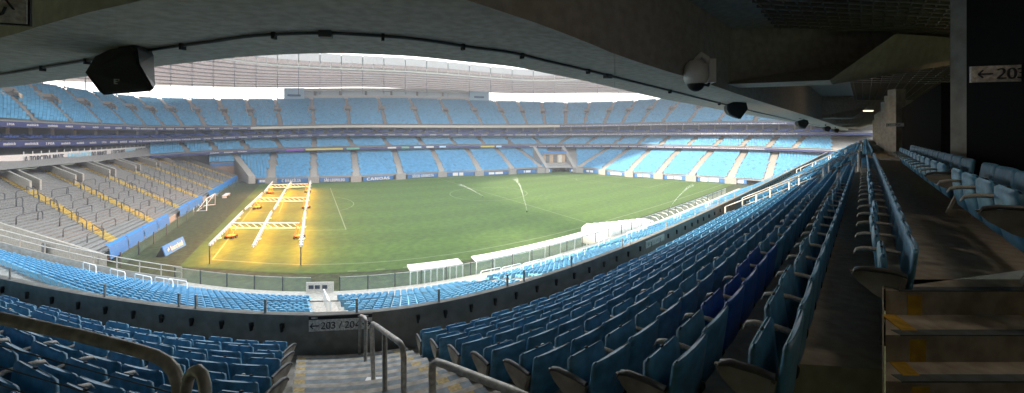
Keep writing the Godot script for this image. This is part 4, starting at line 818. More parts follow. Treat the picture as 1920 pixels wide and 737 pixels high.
	for k in bd.size():
		var d: Array = bd[k]
		var bo := thing("advert_board", "blue pitch-side board reading %s under the lower stand" % d[2] if d[2] else "blue pitch-side board with white print, %s" % placed_as[k], "advert board")
		m = MB.new()
		var e0 := fine(LOWER_FRONT, st_of(d[0]), st_of(d[1]), 4); var e1 := fine(LOWER_FOOT, st_of(d[0]), st_of(d[1]), 4)
		var bz := frame_at(e1[0], e1[4]).z
		e0 = []
		for q in e1: e0.append(q + Vector3(0, 1.35, 0))
		e1 = up_by(e1, 0.12)
		m.strip(e0, e1)
		m.strip(e0.map(func(v): return v - bz * 0.2), e0)
		part(bo, "panel", m.done(), mt.board_blue)
		var mid: float = (d[0] + d[1]) * 0.5
		var s := st_of(mid)
		var a := cat(LOWER_FOOT, s) + Vector3(0, 0.74, 0)
		var b := frame_at(e1[0], e1[4])
		var txt: String = d[2]
		var wide: float = e1[0].distance_to(e1[4]) * 0.72
		if txt == "":
			for w in [[-0.28, 0.3], [0.14, 0.42]]:
				var pm := MB.new(); pm.box(a + b.x * wide * w[0] + b.z * 0.03, Vector3(wide * w[1], 0.75 if k != 5 and k != 14 else 1.0, 0.03), b); part(bo, "print_bar", pm.done(), mt.white)
		else: lettering(bo, txt, 0.85, mt.white, a + b.z * 0.16, b, clampf(wide / (txt.length() * 0.72), 0.6, 2.2))
		for q in [e1[0], e1[4]]:
			var leg := MB.new(); leg.box(q + Vector3(0, 0.0, 0) - bz * 0.1, Vector3(0.12, 0.3, 0.1), b)
			part(bo, "foot", leg.done(), mt.dark_steel)
	# --- press box on the rim
	var pb := thing("press_box", "long white glazed press box on the rim of the upper stand", "press box")
	var s0 := st_of(533); var s1 := st_of(916)
	var a0 := fine(UP_BACK, s0, s1, 40)
	var z0 := []
	for i in 41: z0.append(frame_at(a0[maxi(i - 1, 0)], a0[mini(i + 1, 40)]).z)
	var at := func(y: float, out_by: float):
		var r := []
		for i in 41: r.append(a0[i] + z0[i] * out_by + Vector3(0, y, 0))
		return r
	m = MB.new()
	m.strip(at.call(-0.3, 0.0), at.call(1.5, 0.0)); m.strip(at.call(1.5, 0.0), at.call(1.5, -1.0)); m.strip(at.call(3.9, -1.0), at.call(3.9, 0.6)); m.strip(at.call(3.9, 0.6), at.call(5.3, 0.6)); m.strip(at.call(5.3, 0.6), at.call(5.5, -5.0)); m.strip(at.call(-0.3, -5.0), at.call(5.5, -5.0))
	part(pb, "body", m.done(), mt.white)
	part(pb, "window_band", func_strip(at.call(1.5, -0.9), at.call(3.9, -0.9)), mt.pale_pane)
	for i in range(6, 36, 5):
		m = MB.new(); m.box(a0[i] + z0[i] * 0.2 + Vector3(0, 2.9, 0), Vector3(0.8, 1.9, 1.0)); part(pb, "camera_bay", m.done(), mt.deck)
	for e in [[0, 4], [36, 40]]:
		m = MB.new()
		var c0 := []; var c1 := []
		for i in range(e[0], e[1] + 1):
			c0.append(a0[i] + z0[i] * 0.9 + Vector3(0, 0.2, 0)); c1.append(a0[i] + z0[i] * 0.9 + Vector3(0, 5.4, 0))
		m.strip(c0, c1)
		var sc := part(pb, "end_screen", m.done(), mt.light_blue)
		var bq := frame_at(c0[0], c0[4])
		var sb := MB.new(); sb.box((c0[0] + c0[4]) * 0.5 + bq.z * 0.15 + Vector3(0, 1.8, 0), Vector3(5.5, 0.9, 0.1), bq); part(sc, "print_bar", sb.done(), mt.board_blue)
	# --- roof
	var rf := thing("stadium_roof", "hazy grey truss roof curving over the far stands", "roof")
	for k in 44:
		var r0 := k * 0.5; var r1 := r0 + 0.5
		m = MB.new()
		m.strip(fine(ROOF_FRONT, r0, r1, 3), fine(ROOF_BACK, r0, r1, 3))
		part(rf, "roof_panel", m.done(), mt.roof)
		var t := MB.new()
		var f := cat(ROOF_FRONT, r0); var g := cat(ROOF_BACK, r0)
		var hi := -0.4
		for i in 9:
			var w0 := i / 9.0; var w1 := (i + 1) / 9.0
			var d0 := lerpf(1.6, 3.6, w0); var d1 := lerpf(1.6, 3.6, w1)
			t.bar(f.lerp(g, w0) + Vector3(0, -d0, 0), f.lerp(g, w1) + Vector3(0, -d1, 0), 0.22, 0.22)
			t.bar(f.lerp(g, w0) + Vector3(0, hi, 0), f.lerp(g, w1) + Vector3(0, -d1, 0), 0.16, 0.16)
			t.bar(f.lerp(g, w1) + Vector3(0, -d1, 0), f.lerp(g, w1) + Vector3(0, hi, 0), 0.16, 0.16)
		var ub := cat(UP_BACK, r0)
		t.bar(ub + Vector3(0, -0.5, 0), g + Vector3(0, -3.2, 0), 0.4, 0.4)
		t.bar(ub.lerp(g, 0.4), f.lerp(g, 0.72) + Vector3(0, -3.0, 0), 0.25, 0.25)
		part(rf, "roof_truss", t.done(), mt.truss)
	for j in range(1, 10):
		var w := j / 10.0
		var t := MB.new()
		var pa := fine(ROOF_FRONT, 0, 22, 66); var pb2 := fine(ROOF_BACK, 0, 22, 66)
		for i in 66:
			t.bar(pa[i].lerp(pb2[i], w) + Vector3(0, -0.35, 0), pa[i + 1].lerp(pb2[i + 1], w) + Vector3(0, -0.35, 0), 0.25, 0.4)
		part(rf, "purlin", t.done(), mt.truss)
	m = MB.new()
	m.box(Vector3(-125, 38.2, -30), Vector3(110, 0.6, 95))
	part(rf, "added_shade_roof", m.done(), mt.roof)  # unseen slab added to keep the sun off the left end
	var ed := MB.new()
	var pf := fine(ROOF_FRONT, 0, 22, 88)
	for i in 88:
		for y in [0.3, -2.0]:
			ed.bar(pf[i] + Vector3(0, y, 0), pf[i + 1] + Vector3(0, y, 0), 0.4, 0.4)
		ed.bar(pf[i] + Vector3(0, -2, 0), pf[i] + Vector3(0, 0.3, 0), 0.2, 0.2)
	part(rf, "edge_truss", ed.done(), mt.white_steel)
	for k in 44:
		m = MB.new()
		m.strip(fine(ROOF_LIP, k * 0.5, k * 0.5 + 0.5, 3), fine(ROOF_FRONT, k * 0.5, k * 0.5 + 0.5, 3))
		part(rf, "glazing_panel", m.done(), mt.roof_glazing)
		var t := MB.new()
		t.bar(cat(ROOF_LIP, k * 0.5) + Vector3(0, -0.3, 0), cat(ROOF_FRONT, k * 0.5) + Vector3(0, -0.3, 0), 0.35, 0.3)
		part(rf, "glazing_bar", t.done(), mt.white_steel)

func func_strip(a: Array, b: Array) -> ArrayMesh:
	var m := MB.new()
	m.strip(a, b)
	return m.done()

# ---------- standing terrace behind the goal
func terrace() -> void:
	var tr := thing("standing_terrace", "grey concrete standing terrace of many steps behind the goal", "terrace")
	var rows := 40
	for j in rows:
		var u0 := 22.0 + 24.0 * j / rows; var u1 := 22.0 + 24.0 * (j + 1) / rows
		var y := ter_floor(u0)
		var dn0 := 32.0 - 0.8 * (u0 - 22.0); var dn1 := 32.0 - 0.8 * (u1 - 22.0)
		var a := []; var b := []
		for i in 25:
			var w := i / 24.0
			a.append(ter_at(u0, lerpf(dn0, 105, w), y)); b.append(ter_at(u1, lerpf(dn1, 105, w), y))
		var m := MB.new()
		m.strip(a, b)
		m.strip(up_by(a, -0.2), a)
		part(tr, "step", m.done(), mt.terrace)
	# painted aisles, a strip on every step
	var ds := [37.0, 48.0, 59.0, 70.0, 81.0, 92.0, 103.0]
	for d in ds:
		var m := MB.new()
		for j in rows:
			var u0 := 22.0 + 24.0 * j / rows; var u1 := 22.0 + 24.0 * (j + 1) / rows
			var y := ter_floor(u0) + 0.012
			var du: float = d - 0.9; var dv: float = d + 0.9
			m.quad(ter_at(u0 + 0.02, du, y), ter_at(u1, du, y), ter_at(u1, dv, y), ter_at(u0 + 0.02, dv, y))
			if j > 0:
				m.quad(ter_at(u0 - 0.012, du, y - 0.19), ter_at(u0 - 0.012, du, y), ter_at(u0 - 0.012, dv, y), ter_at(u0 - 0.012, dv, y - 0.19))
			m.box(ter_at(u0 + 0.2, d, y + 0.06), Vector3(1.7, 0.1, 0.28), frame_at(ter_at(u0, d - 1, 0), ter_at(u0, d + 1, 0)))
		var p := part(tr, "painted_aisle", m.done(), mt.ter_yellow)
		p.set_meta("label", "worn yellow painted aisle down the terrace")
	# side wall of the terrace
	var m2 := MB.new()
	var wa := []; var wb := []; var wc := []
	for i in 13:
		var u := lerpf(21.2, 46.0, i / 12.0)
		var dn := 32.0 - 0.8 * (u - 22.0)
		wa.append(ter_at(u, dn, 0)); wb.append(ter_at(u, dn, ter_floor(u) + 0.35)); wc.append(ter_at(u, dn + 0.35, ter_floor(u) + 0.35))
	m2.strip(wa, wb); m2.strip(wb, wc)
	part(tr, "side_wall", m2.done(), mt.concrete)
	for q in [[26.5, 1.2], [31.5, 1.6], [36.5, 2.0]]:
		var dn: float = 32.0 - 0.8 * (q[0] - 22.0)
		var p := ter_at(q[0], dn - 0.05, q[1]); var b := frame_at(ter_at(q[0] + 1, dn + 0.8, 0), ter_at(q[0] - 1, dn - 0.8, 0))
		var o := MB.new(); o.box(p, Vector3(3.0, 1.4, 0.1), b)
		part(tr, "painted_side_opening", o.done(), mt.wall_dark)  # slab on the wall, coloured dark in place of a shaded recess
	# vomitories at the head of the aisles
	for k in 5:
		var d: float = [37.0, 48.0, 59.0, 70.0, 81.0][k]
		var nth: String = ["one closest to the side wall", "second one along", "third one along", "fourth one along", "fifth and farthest one"][k]
		var v := thing("terrace_entrance", "dark concrete entrance box at the top of the terrace, %s" % nth, "entrance")
		for e in [-1.0, 0.7]:
			var dd: float = d + 1.1 + e * 1.3
			var m := MB.new()
			var poly := [ter_at(37.5, dd, ter_floor(37.5) - 0.3), ter_at(37.5, dd, ter_floor(37.5) + 1.5), ter_at(46, dd, ter_floor(46) + 1.1), ter_at(46, dd, ter_floor(46) - 0.3)]
			m.prism(poly, ter_at(40, dd + 0.5, 0) - ter_at(40, dd, 0))
			part(v, "side_wall", m.done(), mt.concrete)
		var m3 := MB.new()
		var x := d + 1.0
		m3.quad(ter_at(38, x - 1.0, ter_floor(38) + 0.05), ter_at(46, x - 1.0, ter_floor(46) + 0.05), ter_at(46, x + 1.0, ter_floor(46) + 0.05), ter_at(38, x + 1.0, ter_floor(38) + 0.05))
		part(v, "painted_opening", m3.done(), mt.wall_dark)  # flat sheet, stairwell shade painted as its dark colour
	# banner wall
	var bw := thing("fan_banner", "long white banner wall lettered along the top of the terrace", "banner")
	var b0 := []; var b1 := []
	for i in 25:
		var d := lerpf(14.0, 92.0, i / 24.0)
		b0.append(ter_at(46.1, d, ter_floor(46) - 0.1)); b1.append(ter_at(46.1, d, ter_floor(46) + 2.5))
	var mb := MB.new()
	mb.strip(b0, b1); mb.strip(b1, b1.map(func(p): return p + Vector3(-0.3, 0, 0.1)))
	part(bw, "wall", mb.done(), mt.white)
	var words := [[49, "A TORCIDA MAIS", mt.ink, 9.2], [56.7, "FANÁTICA", mt.sky_print, 4.8], [61.4, "DO BRASIL", mt.ink, 4.0], [64.5, "❋", mt.ink, 1], [69, "A TORCIDA MAIS", mt.ink, 7.4], [76.3, "FANÁTICA", mt.sky_print, 4.8], [82.0, "DO BRASIL", mt.ink, 4.6]]
	words = [[49.5, "A TORCIDA MAIS", mt.ink, 10.0], [60.5, "FANÁTICA", mt.sky_print, 7.0], [68.0, "DO BRASIL", mt.ink, 6.0], [76.4, "A TORCIDA MAIS", mt.ink, 6.0], [82.6, "FANÁTICA", mt.sky_print, 4.5], [87.6, "DO BRASIL", mt.ink, 3.6]]
	for w in words:
		var p := ter_at(46.1, w[0], ter_floor(46) + 1.55)
		var b := frame_at(ter_at(46.1, w[0] - 0.5, 0), ter_at(46.1, w[0] + 0.5, 0))
		var t: String = w[1]
		var len_: float = ter_at(46.1, w[0] - w[3] * 0.5, 0).distance_to(ter_at(46.1, w[0] + w[3] * 0.5, 0))
		lettering(bw, t, 1.2, w[2], p + b.z * 0.12, b, len_ / (t.length() * 0.84))
	for i in 22:
		var d := 44.0 + 48.0 * i / 21.0
		var q := MB.new(); q.box(ter_at(46.15, d, ter_floor(46) + 2.75), Vector3(0.07, 0.5, 0.07))
		part(bw, "post", q.done(), mt.white_steel)
	# upper right end wall of the terrace
	var ew := thing("terrace_end_wall", "grey concrete ramp wall at the far end of the terrace", "wall")
	var m4 := MB.new()
	m4.prism([ter_at(22, 105, 0), ter_at(22, 105, 1.8), ter_at(46, 105, ter_floor(46) + 1.2), ter_at(46, 105, 0)], Vector3(-1.0, 0, -1.0))
	part(ew, "wall", m4.done(), mt.deck)
	var m5 := MB.new()
	m5.prism([ter_at(46, 92.3, ter_floor(46) - 0.2), ter_at(46, 92.3, ter_floor(46) + 2.4), ter_at(37, 92.3, ter_floor(37) + 0.9), ter_at(37, 92.3, ter_floor(37) - 0.2)], ter_at(40, 92.8, 0) - ter_at(40, 92.3, 0))
	part(ew, "stub_wall", m5.done(), mt.concrete)
	# crush barriers
	var hoop := MB.new(true)
	var hp := [Vector3(-1.1, -0.2, 0), Vector3(-1.1, 0.8, 0), Vector3(-1.03, 1.0, 0), Vector3(-0.85, 1.1, 0), Vector3(0.85, 1.1, 0), Vector3(1.03, 1.0, 0), Vector3(1.1, 0.8, 0), Vector3(1.1, -0.2, 0)]
	hoop.tube(hp, 0.052, 6)
	var hm := hoop.done()
	var ord := ["first", "second", "third", "fourth", "fifth", "sixth", "seventh", "eighth"]
	for bay in 7:
		var da: float = 26.0 if bay == 0 else ds[bay - 1]
		var dbb: float = ds[bay]
		for r in 7:
			var u := 24.0 + r * 2.0 + (bay % 2) * 0.8
			if u > 36.5: continue
			for c in 2:
				var d := lerpf(da + 2.1, dbb - 2.1, c + 0.0 if r % 2 == 0 else 0.25 + c * 0.5)
				if d < 33.0 - 0.8 * (u - 22.0) + 1.5: continue
				var o := top("crush_barrier", hm, mt.dark_steel)
				var yy := ter_floor(22.0 + 0.6 * floor((u - 22.0) / 0.6))
				o.transform = Transform3D(frame_at(ter_at(u, d - 1, 0), ter_at(u, d + 1, 0)), ter_at(u, d, yy))
				o.scale.x = 1.6
				tag(o, "dark crush barrier on the terrace, %s bay from side wall, %s line up, %s one" % [ord[bay], ord[r], ["nearer", "farther"][c]], "barrier", "crush barriers on the terrace")
	# sloping rails beside the painted aisles
	for k in 6:
		for r in 6:
			var u := 23.6 + r * 2.4
			var d: float = ds[k] - 1.15
			var p0 := ter_at(u, d, ter_floor(u)); var p1 := ter_at(u + 1.5, d, ter_floor(u + 1.5))
			var t := MB.new(true)
			t.tube([p0 + Vector3(0, -0.2, 0), p0 + Vector3(0, 0.95, 0), p0.lerp(p1, 0.1) + Vector3(0, 1.05, 0), p1.lerp(p0, 0.1) + Vector3(0, 1.05, 0), p1 + Vector3(0, 0.95, 0), p1 + Vector3(0, -0.2, 0)], 0.05, 6)
			var o := top("aisle_rail", t.done(), mt.dark_steel)
			tag(o, "dark sloping rail beside the %s yellow terrace aisle, %s up from the pitch" % [ord[k], ord[r]], "handrail", "rails beside the terrace aisles")
	# blue cloth along the front and the fence before it
	var fc := thing("terrace_front_fence", "low fence hung with bright blue cloth along the terrace foot", "fence")
	for i in 16:
		var d0 := lerpf(33.5, 104.0, i / 16.0) + 0.1; var d1 := lerpf(33.5, 104.0, (i + 1) / 16.0) - 0.1
		if i != 4 and i != 8:
			var m := MB.new()
			m.quad(ter_at(21.3, d0, 0.35), ter_at(21.5, d0, 1.75), ter_at(21.5, d1, 1.75), ter_at(21.3, d1, 0.35))
			m.quad(ter_at(21.5, d0, 1.75), ter_at(22.0, d0, 1.8), ter_at(22.0, d1, 1.8), ter_at(21.5, d1, 1.75))
			part(fc, "blue_cloth", m.done(), mt.banner_blue)
		var g := MB.new()
		g.quad(ter_at(20.2, d0, 0.1), ter_at(20.2, d0, 1.5), ter_at(20.2, d1, 1.5), ter_at(20.2, d1, 0.1))
		part(fc, "glass_panel", g.done(), mt.glass)
		var p := MB.new(); p.box(ter_at(20.2, d0, 0.8), Vector3(0.1, 1.6, 0.1))
		part(fc, "post", p.done(), mt.dark_steel)
	var kw := MB.new()
	for i in 24:
		var d0 := lerpf(32.0, 105.0, i / 24.0); var d1 := lerpf(32.0, 105.0, (i + 1) / 24.0)
		kw.quad(ter_at(21.9, d0, -0.02), ter_at(21.9, d0, 1.0), ter_at(21.9, d1, 1.0), ter_at(21.9, d1, -0.02))
		kw.quad(ter_at(21.9, d0, 1.0), ter_at(22.1, d0, 1.0), ter_at(22.1, d1, 1.0), ter_at(21.9, d1, 1.0))
	part(fc, "kerb_wall", kw.done(), mt.concrete)

# ---------- lower tier below the parapet
func low_end(d: float) -> float:
	return -12.0 - (27.0 - d) * 0.9
func lower_tier() -> void:
	var t := thing("near_lower_stand", "blue-seated lower stand falling to the pitch below the parapet", "grandstand")
	for j in 18:
		var d0 := 27.4 - j * 0.8; var d1 := d0 - 0.8
		var y := low_floor(d0)
		var a := []; var b := []
		for i in 49:
			var u := lerpf(low_end(d0), 78.0, pow(i / 48.0, 1.4))
			a.append(low_at(u, d0, y)); b.append(low_at(u, d1, y))
		var m := MB.new()
		m.strip(a, b); m.strip(up_by(a, -0.29), a)
		part(t, "tread", m.done(), mt.concrete)
	var aisles := [1.1, 13.5, 25.0, 37.0, 49.0, 61.0]
	for u in aisles:
		var m := MB.new()
		for j in 18:
			var d0 := 27.4 - j * 0.8
			m.quad(low_at(u - 0.8, d0, low_floor(d0) + 0.01), low_at(u - 0.8, d0 - 0.8, low_floor(d0) + 0.01), low_at(u + 0.8, d0 - 0.8, low_floor(d0) + 0.01), low_at(u + 0.8, d0, low_floor(d0) + 0.01))
			m.box(low_at(u, d0 - 0.55, low_floor(d0) + 0.09), Vector3(1.6, 0.16, 0.4), frame_at(low_at(u - 1, d0, 0), low_at(u + 1, d0, 0)))
		part(t, "aisle_steps", m.done(), mt.stairs)
	# front wall and glass fence
	var fw := thing("pitch_glass_fence", "green-tinted glass fence on a low concrete wall along the near touchline", "fence")
	var m := MB.new()
	var a := []; var b := []; var c := []
	for i in 61:
		var u := lerpf(-12.5, 78.0, pow(i / 60.0, 1.4))
		var p := cat(LOW_FENCE, along(LOW_AT, u))
		a.append(flat(p, -0.02)); b.append(flat(p, 1.5)); c.append(low_at(u, 27.4, 1.5))
	m.strip(a, b); m.strip(b, c)
	part(fw, "wall", m.done(), mt.concrete)
	var u := -11.6
	while u < 70.0:
		var w := 2.35
		if not (u > 0.0 and u < 2.2):
			var g := MB.new(); var g0 := []; var g1 := []
			for i in 5:
				var p := cat(LOW_FENCE, along(LOW_AT, u + 0.04 + (w - 0.08) * i / 4.0))
				g0.append(flat(p, 1.55)); g1.append(flat(p, 2.62))
			g.strip(g0, g1)
			part(fw, "glass_pane", g.done(), mt.glass)
			var r := MB.new(true); r.tube(up_by(g1, 0.03), 0.03, 5); part(fw, "top_rail", r.done(), mt.steel)
			var p2 := cat(LOW_FENCE, along(LOW_AT, u))
			var q := MB.new(); q.box(flat(p2, 2.1), Vector3(0.08, 1.15, 0.08)); part(fw, "post", q.done(), mt.dark_steel)
		else:
			var p3 := cat(LOW_FENCE, along(LOW_AT, u + 0.8)); var bb := frame_at(p3, cat(LOW_FENCE, along(LOW_AT, u + 1.2)))
			var q := MB.new(); q.box(flat(p3, 1.95) + bb.z * 0.2, Vector3(2.2, 0.8, 0.06), bb)
			var gp := part(fw, "gate_panel", q.done(), mt.cream)
			for wx in [-0.7, -0.2, 0.4]:
				var bq := MB.new(); bq.box(flat(p3, 1.95) + bb.z * 0.24 + bb.x * wx, Vector3(0.4, 0.3, 0.02), bb); part(gp, "print_bar", bq.done(), mt.ink)
		u += w
	# side wall of the lower stand
	var sw := thing("stand_side_wall", "pale stepped concrete side wall at the left end of the lower stand", "wall")
	m = MB.new()
	var s0 := []; var s1 := []; var s2 := []
	for i in 12:
		var d := lerpf(29.0, 13.0, i / 11.0)
		var uu := low_end(d) - 0.3
		s0.append(low_at(uu, d, 0)); s1.append(low_at(uu, d, low_floor(d) + 1.0)); s2.append(low_at(uu - 0.5, d, low_floor(d) + 1.0))
	m.strip(s0, s1); m.strip(s1, s2)
	part(sw, "wall", m.done(), mt.concrete)
	var hr := thing("ramp_handrail", "thin pale handrail along the concrete ramp beside the terrace", "handrail")
	for y in [0.0, 0.45]:
		var r := MB.new(true)
		r.tube(up_by(s2, 0.95 - y), 0.04, 5)
		part(hr, "rail", r.done(), mt.steel)
	for i in 12:
		var r := MB.new(); r.box(s2[i] + Vector3(0, 0.45, 0), Vector3(0.06, 1.0, 0.06)); part(hr, "post", r.done(), mt.steel)
	var rmp := MB.new()
	var r0 := []; var r1 := []
	for i in 12:
		var d := lerpf(29.0, 13.0, i / 11.0)
		r0.append(low_at(low_end(d) - 0.8, d, low_floor(d) * 0.55)); r1.append(low_at(low_end(d) - 4.5, d + 3.0, low_floor(d) * 0.55))
	rmp.strip(r0, r1)
	structure("ramp_path", rmp.done(), mt.concrete)
	# seats: nobody could count them all
	var seat := MB.new()
	seat.box(Vector3(0, 0.6, 0.22), Vector3(0.8, 0.36, 0.05), Basis(Vector3.RIGHT, 0.25)); seat.box(Vector3(0, 0.4, -0.03), Vector3(0.78, 0.05, 0.4), Basis(Vector3.RIGHT, 0.1))
	seat.box(Vector3(0, 0.79, 0.275), Vector3(0.68, 0.05, 0.06))
	var spots := []; var tints := []
	for j in 17:
		var d := 27.0 - j * 0.8
		u = low_end(d) + 0.4
		while u < 74.0:
			var skip := false
			for x in aisles:
				if absf(u - x) < 1.15: skip = true
			if not skip:
				var p := low_at(u, d, low_floor(d + 0.4)); var q := low_at(u + 0.3, d, low_floor(d + 0.4))
				var bs := frame_at(p, q)
				bs.x *= p.distance_to(q) / 0.3 * 0.5
				spots.append(Transform3D(bs, p)); tints.append(blue_tint(j))
			u += 0.5
	many("near_lower_seats", "rows of blue seats in the lower stand below the parapet", "seats", seat.done(), mt.far_seat, spots, tints)
	# pale guard hoops between the lower blocks
	var hoop := MB.new(true)
	hoop.tube([Vector3(-0.75, 0, 0), Vector3(-0.75, 0.95, 0), Vector3(-0.68, 1.05, 0), Vector3(0.68, 1.05, 0), Vector3(0.75, 0.95, 0), Vector3(0.75, 0, 0)], 0.035, 6)
	var hm := hoop.done()
	var mid := MB.new(); mid.box(Vector3(0, 0.5, 0), Vector3(0.04, 1.05, 0.04)); var mm := mid.done()
	var spotsh := [[-15.5, 21.6], [-13.4, 22.2], [-11.6, 22.8], [-10.4, 23.8], [-9.7, 24.8], [14.8, 26.2], [16.0, 24.8], [17.2, 23.4], [18.4, 22.0], [19.6, 20.6], [27, 24.5], [29.2, 22.5], [32, 23.0], [36, 21.0], [40, 23.0], [44.5, 21.0], [50, 23.0]]
	for i in spotsh.size():
		var q: Array = spotsh[i]
		var h := thing("guard_hoop", "pale tubular guard hoop among the lower seats, number %s from the left side wall" % ["one", "two", "three", "four", "five", "six", "seven", "eight", "nine", "ten", "eleven", "twelve", "thirteen", "fourteen", "fifteen", "sixteen", "seventeen"][i], "guard rail", low_at(q[0], q[1], low_floor(q[1])), "guard hoops among the lower seats")
		h.basis = frame_at(low_at(q[0], q[1], 0), low_at(q[0] + 0.5, q[1], 0))
		h.basis.x *= 1.35
		part(h, "hoop", hm, mt.white_steel); part(h, "middle_post", mm, mt.white_steel)
	# rail down the aisle
	var ar := thing("aisle_rail", "long pale rail down the lower aisle toward the pitch gate", "handrail")
	var r := MB.new(true)
	var pts := []
	for j in 8: pts.append(low_at(1.1, 27.0 - j * 1.2, low_floor(27.0 - j * 1.2) + 1.0))
	r.tube(pts, 0.05, 6)
	part(ar, "rail", r.done(), mt.white_steel)
	for p in pts:
		var q := MB.new(); q.box(p + Vector3(0, -0.5, 0), Vector3(0.05, 1.0, 0.05)); part(ar, "post", q.done(), mt.white_steel)

const TOP_WALK := EYE - 1.2
# ---------- folding chairs of the near stand
func slab(sec: Array, bow := 0.0) -> ArrayMesh:
	var loops := []
	for s in sec:
		var y: float = s[0]; var z: float = s[1]; var w: float = s[2]; var t: float = s[3]
		var ring := []
		for q in [[-1.0, 0.0], [-0.96, -0.8], [-0.6, -1.0], [0.0, -1.0], [0.6, -1.0], [0.96, -0.8], [1.0, 0.0], [0.96, 0.8], [0.6, 1.0], [0.0, 1.0], [-0.6, 1.0], [-0.96, 0.8]]:
			ring.append(Vector3(q[0] * w, y, z + q[1] * t + bow * (1.0 - q[0] * q[0])))
		loops.append(ring)
	var m := MB.new(true)
	m.loop_of(loops)
	return m.done()
var chair_mesh := {}
func chair_parts() -> void:
	chair_mesh.back = slab([[0.34, 0.36, 0.2, 0.012], [0.37, 0.365, 0.225, 0.03], [0.5, 0.38, 0.242, 0.028], [0.7, 0.41, 0.243, 0.027], [0.82, 0.425, 0.242, 0.026], [0.842, 0.43, 0.236, 0.02], [0.85, 0.432, 0.215, 0.01]], 0.015)
	chair_mesh.pan = slab([[0.3, 0.25, 0.16, 0.01], [0.33, 0.245, 0.2, 0.035], [0.45, 0.225, 0.222, 0.04], [0.66, 0.2, 0.222, 0.036], [0.75, 0.195, 0.214, 0.03], [0.775, 0.197, 0.18, 0.012]], 0.0)
	var m := MB.new(true)
	var loops := []
	for q in [[0.0, 0.6, 0.012], [0.02, 0.635, 0.018], [0.09, 0.655, 0.02], [0.26, 0.66, 0.02], [0.37, 0.65, 0.018]]:
		var ring := []
		for a in [[-1.0, -0.6], [-1.0, 0.3], [-0.5, 1.0], [0.5, 1.0], [1.0, 0.3], [1.0, -0.6]]:
			ring.append(Vector3(a[0] * 0.02, q[1] + a[1] * q[2], q[0]))
		loops.append(ring)
	m.loop_of(loops)
	chair_mesh.arm = m.done()
	m = MB.new()
	m.bar(Vector3(0, 0.63, 0.36), Vector3(0, 0.12, 0.2), 0.025, 0.05); m.box(Vector3(0, 0.13, 0.3), Vector3(0.03, 0.1, 0.2))
	chair_mesh.leg = m.done()
	m = MB.new(true)
	var ring0 := []; var ring1 := []
	for k in 10:
		var a := TAU * k / 10.0
		ring0.append(Vector3(-0.03, 0.38 + 0.05 * cos(a), 0.36 + 0.05 * sin(a))); ring1.append(Vector3(0.03, 0.38 + 0.05 * cos(a), 0.36 + 0.05 * sin(a)))
	m.loop_of([ring0, ring1])
	chair_mesh.hinge = m.done()
	m = MB.new()
	m.prism([Vector3(0, 0.625, -0.015), Vector3(0, 0.645, 0.2), Vector3(0, 0.64, 0.38), Vector3(0, 0.42, 0.33), Vector3(0, 0.42, 0.27), Vector3(0, 0.47, 0.15), Vector3(0, 0.55, 0.04)], Vector3(0.022, 0, 0))
	chair_mesh.side = m.done()
	m = MB.new(true); m.box(Vector3(0, 0.776, 0.195), Vector3(0.03, 0.016, 0.018)); chair_mesh.stud = m.done()
func chair(kind: Material, ends: int) -> Node3D:   # ends: -1 closed by a side panel on its first side, 1 on the other, 0 between neighbours
	var c := Node3D.new()
	part(c, "backrest", chair_mesh.back, kind)
	var pan := part(c, "seat_pan", chair_mesh.pan, kind)
	part(pan, "stud", chair_mesh.stud, mt.black)
	for x in ([-0.25, 0.25] if ends != 0 else [-0.25]):
		var closed: bool = ends != 0 and signf(x) == ends
		var a := part(c, "armrest", chair_mesh.arm, mt.dark_steel if closed else mt.arm_grey); a.position.x = x
		if closed:
			var s := part(c, "side_panel", chair_mesh.side, mt.panel_beige); s.position.x = x - 0.011
			var s2 := part(c, "leg", chair_mesh.leg, mt.panel_beige); s2.position.x = x
		else:
			var h := part(c, "hinge", chair_mesh.hinge, mt.black); h.position.x = x
	return c
func chair_frame(u: float, k: float, floor_k: float) -> Transform3D:
	var p := near_at(u - 0.25, k, row_floor(floor_k)); var q := near_at(u + 0.25, k, row_floor(floor_k))
	var b := frame_at(p, q)
	b.x *= p.distance_to(q) / 0.5
	b.z *= clampf(near_at(u, k, 0).distance_to(near_at(u, k - 1, 0)) / 0.8, 0.75, 1.12)
	return Transform3D(b, (p + q) * 0.5)
func ordinal(i: int) -> String:
	return ["first", "second", "third", "fourth", "fifth", "sixth", "seventh", "eighth", "ninth", "tenth", "eleventh", "twelfth", "13th", "14th", "15th", "16th", "17th", "18th", "19th", "20th", "21st", "22nd", "23rd", "24th"][i]
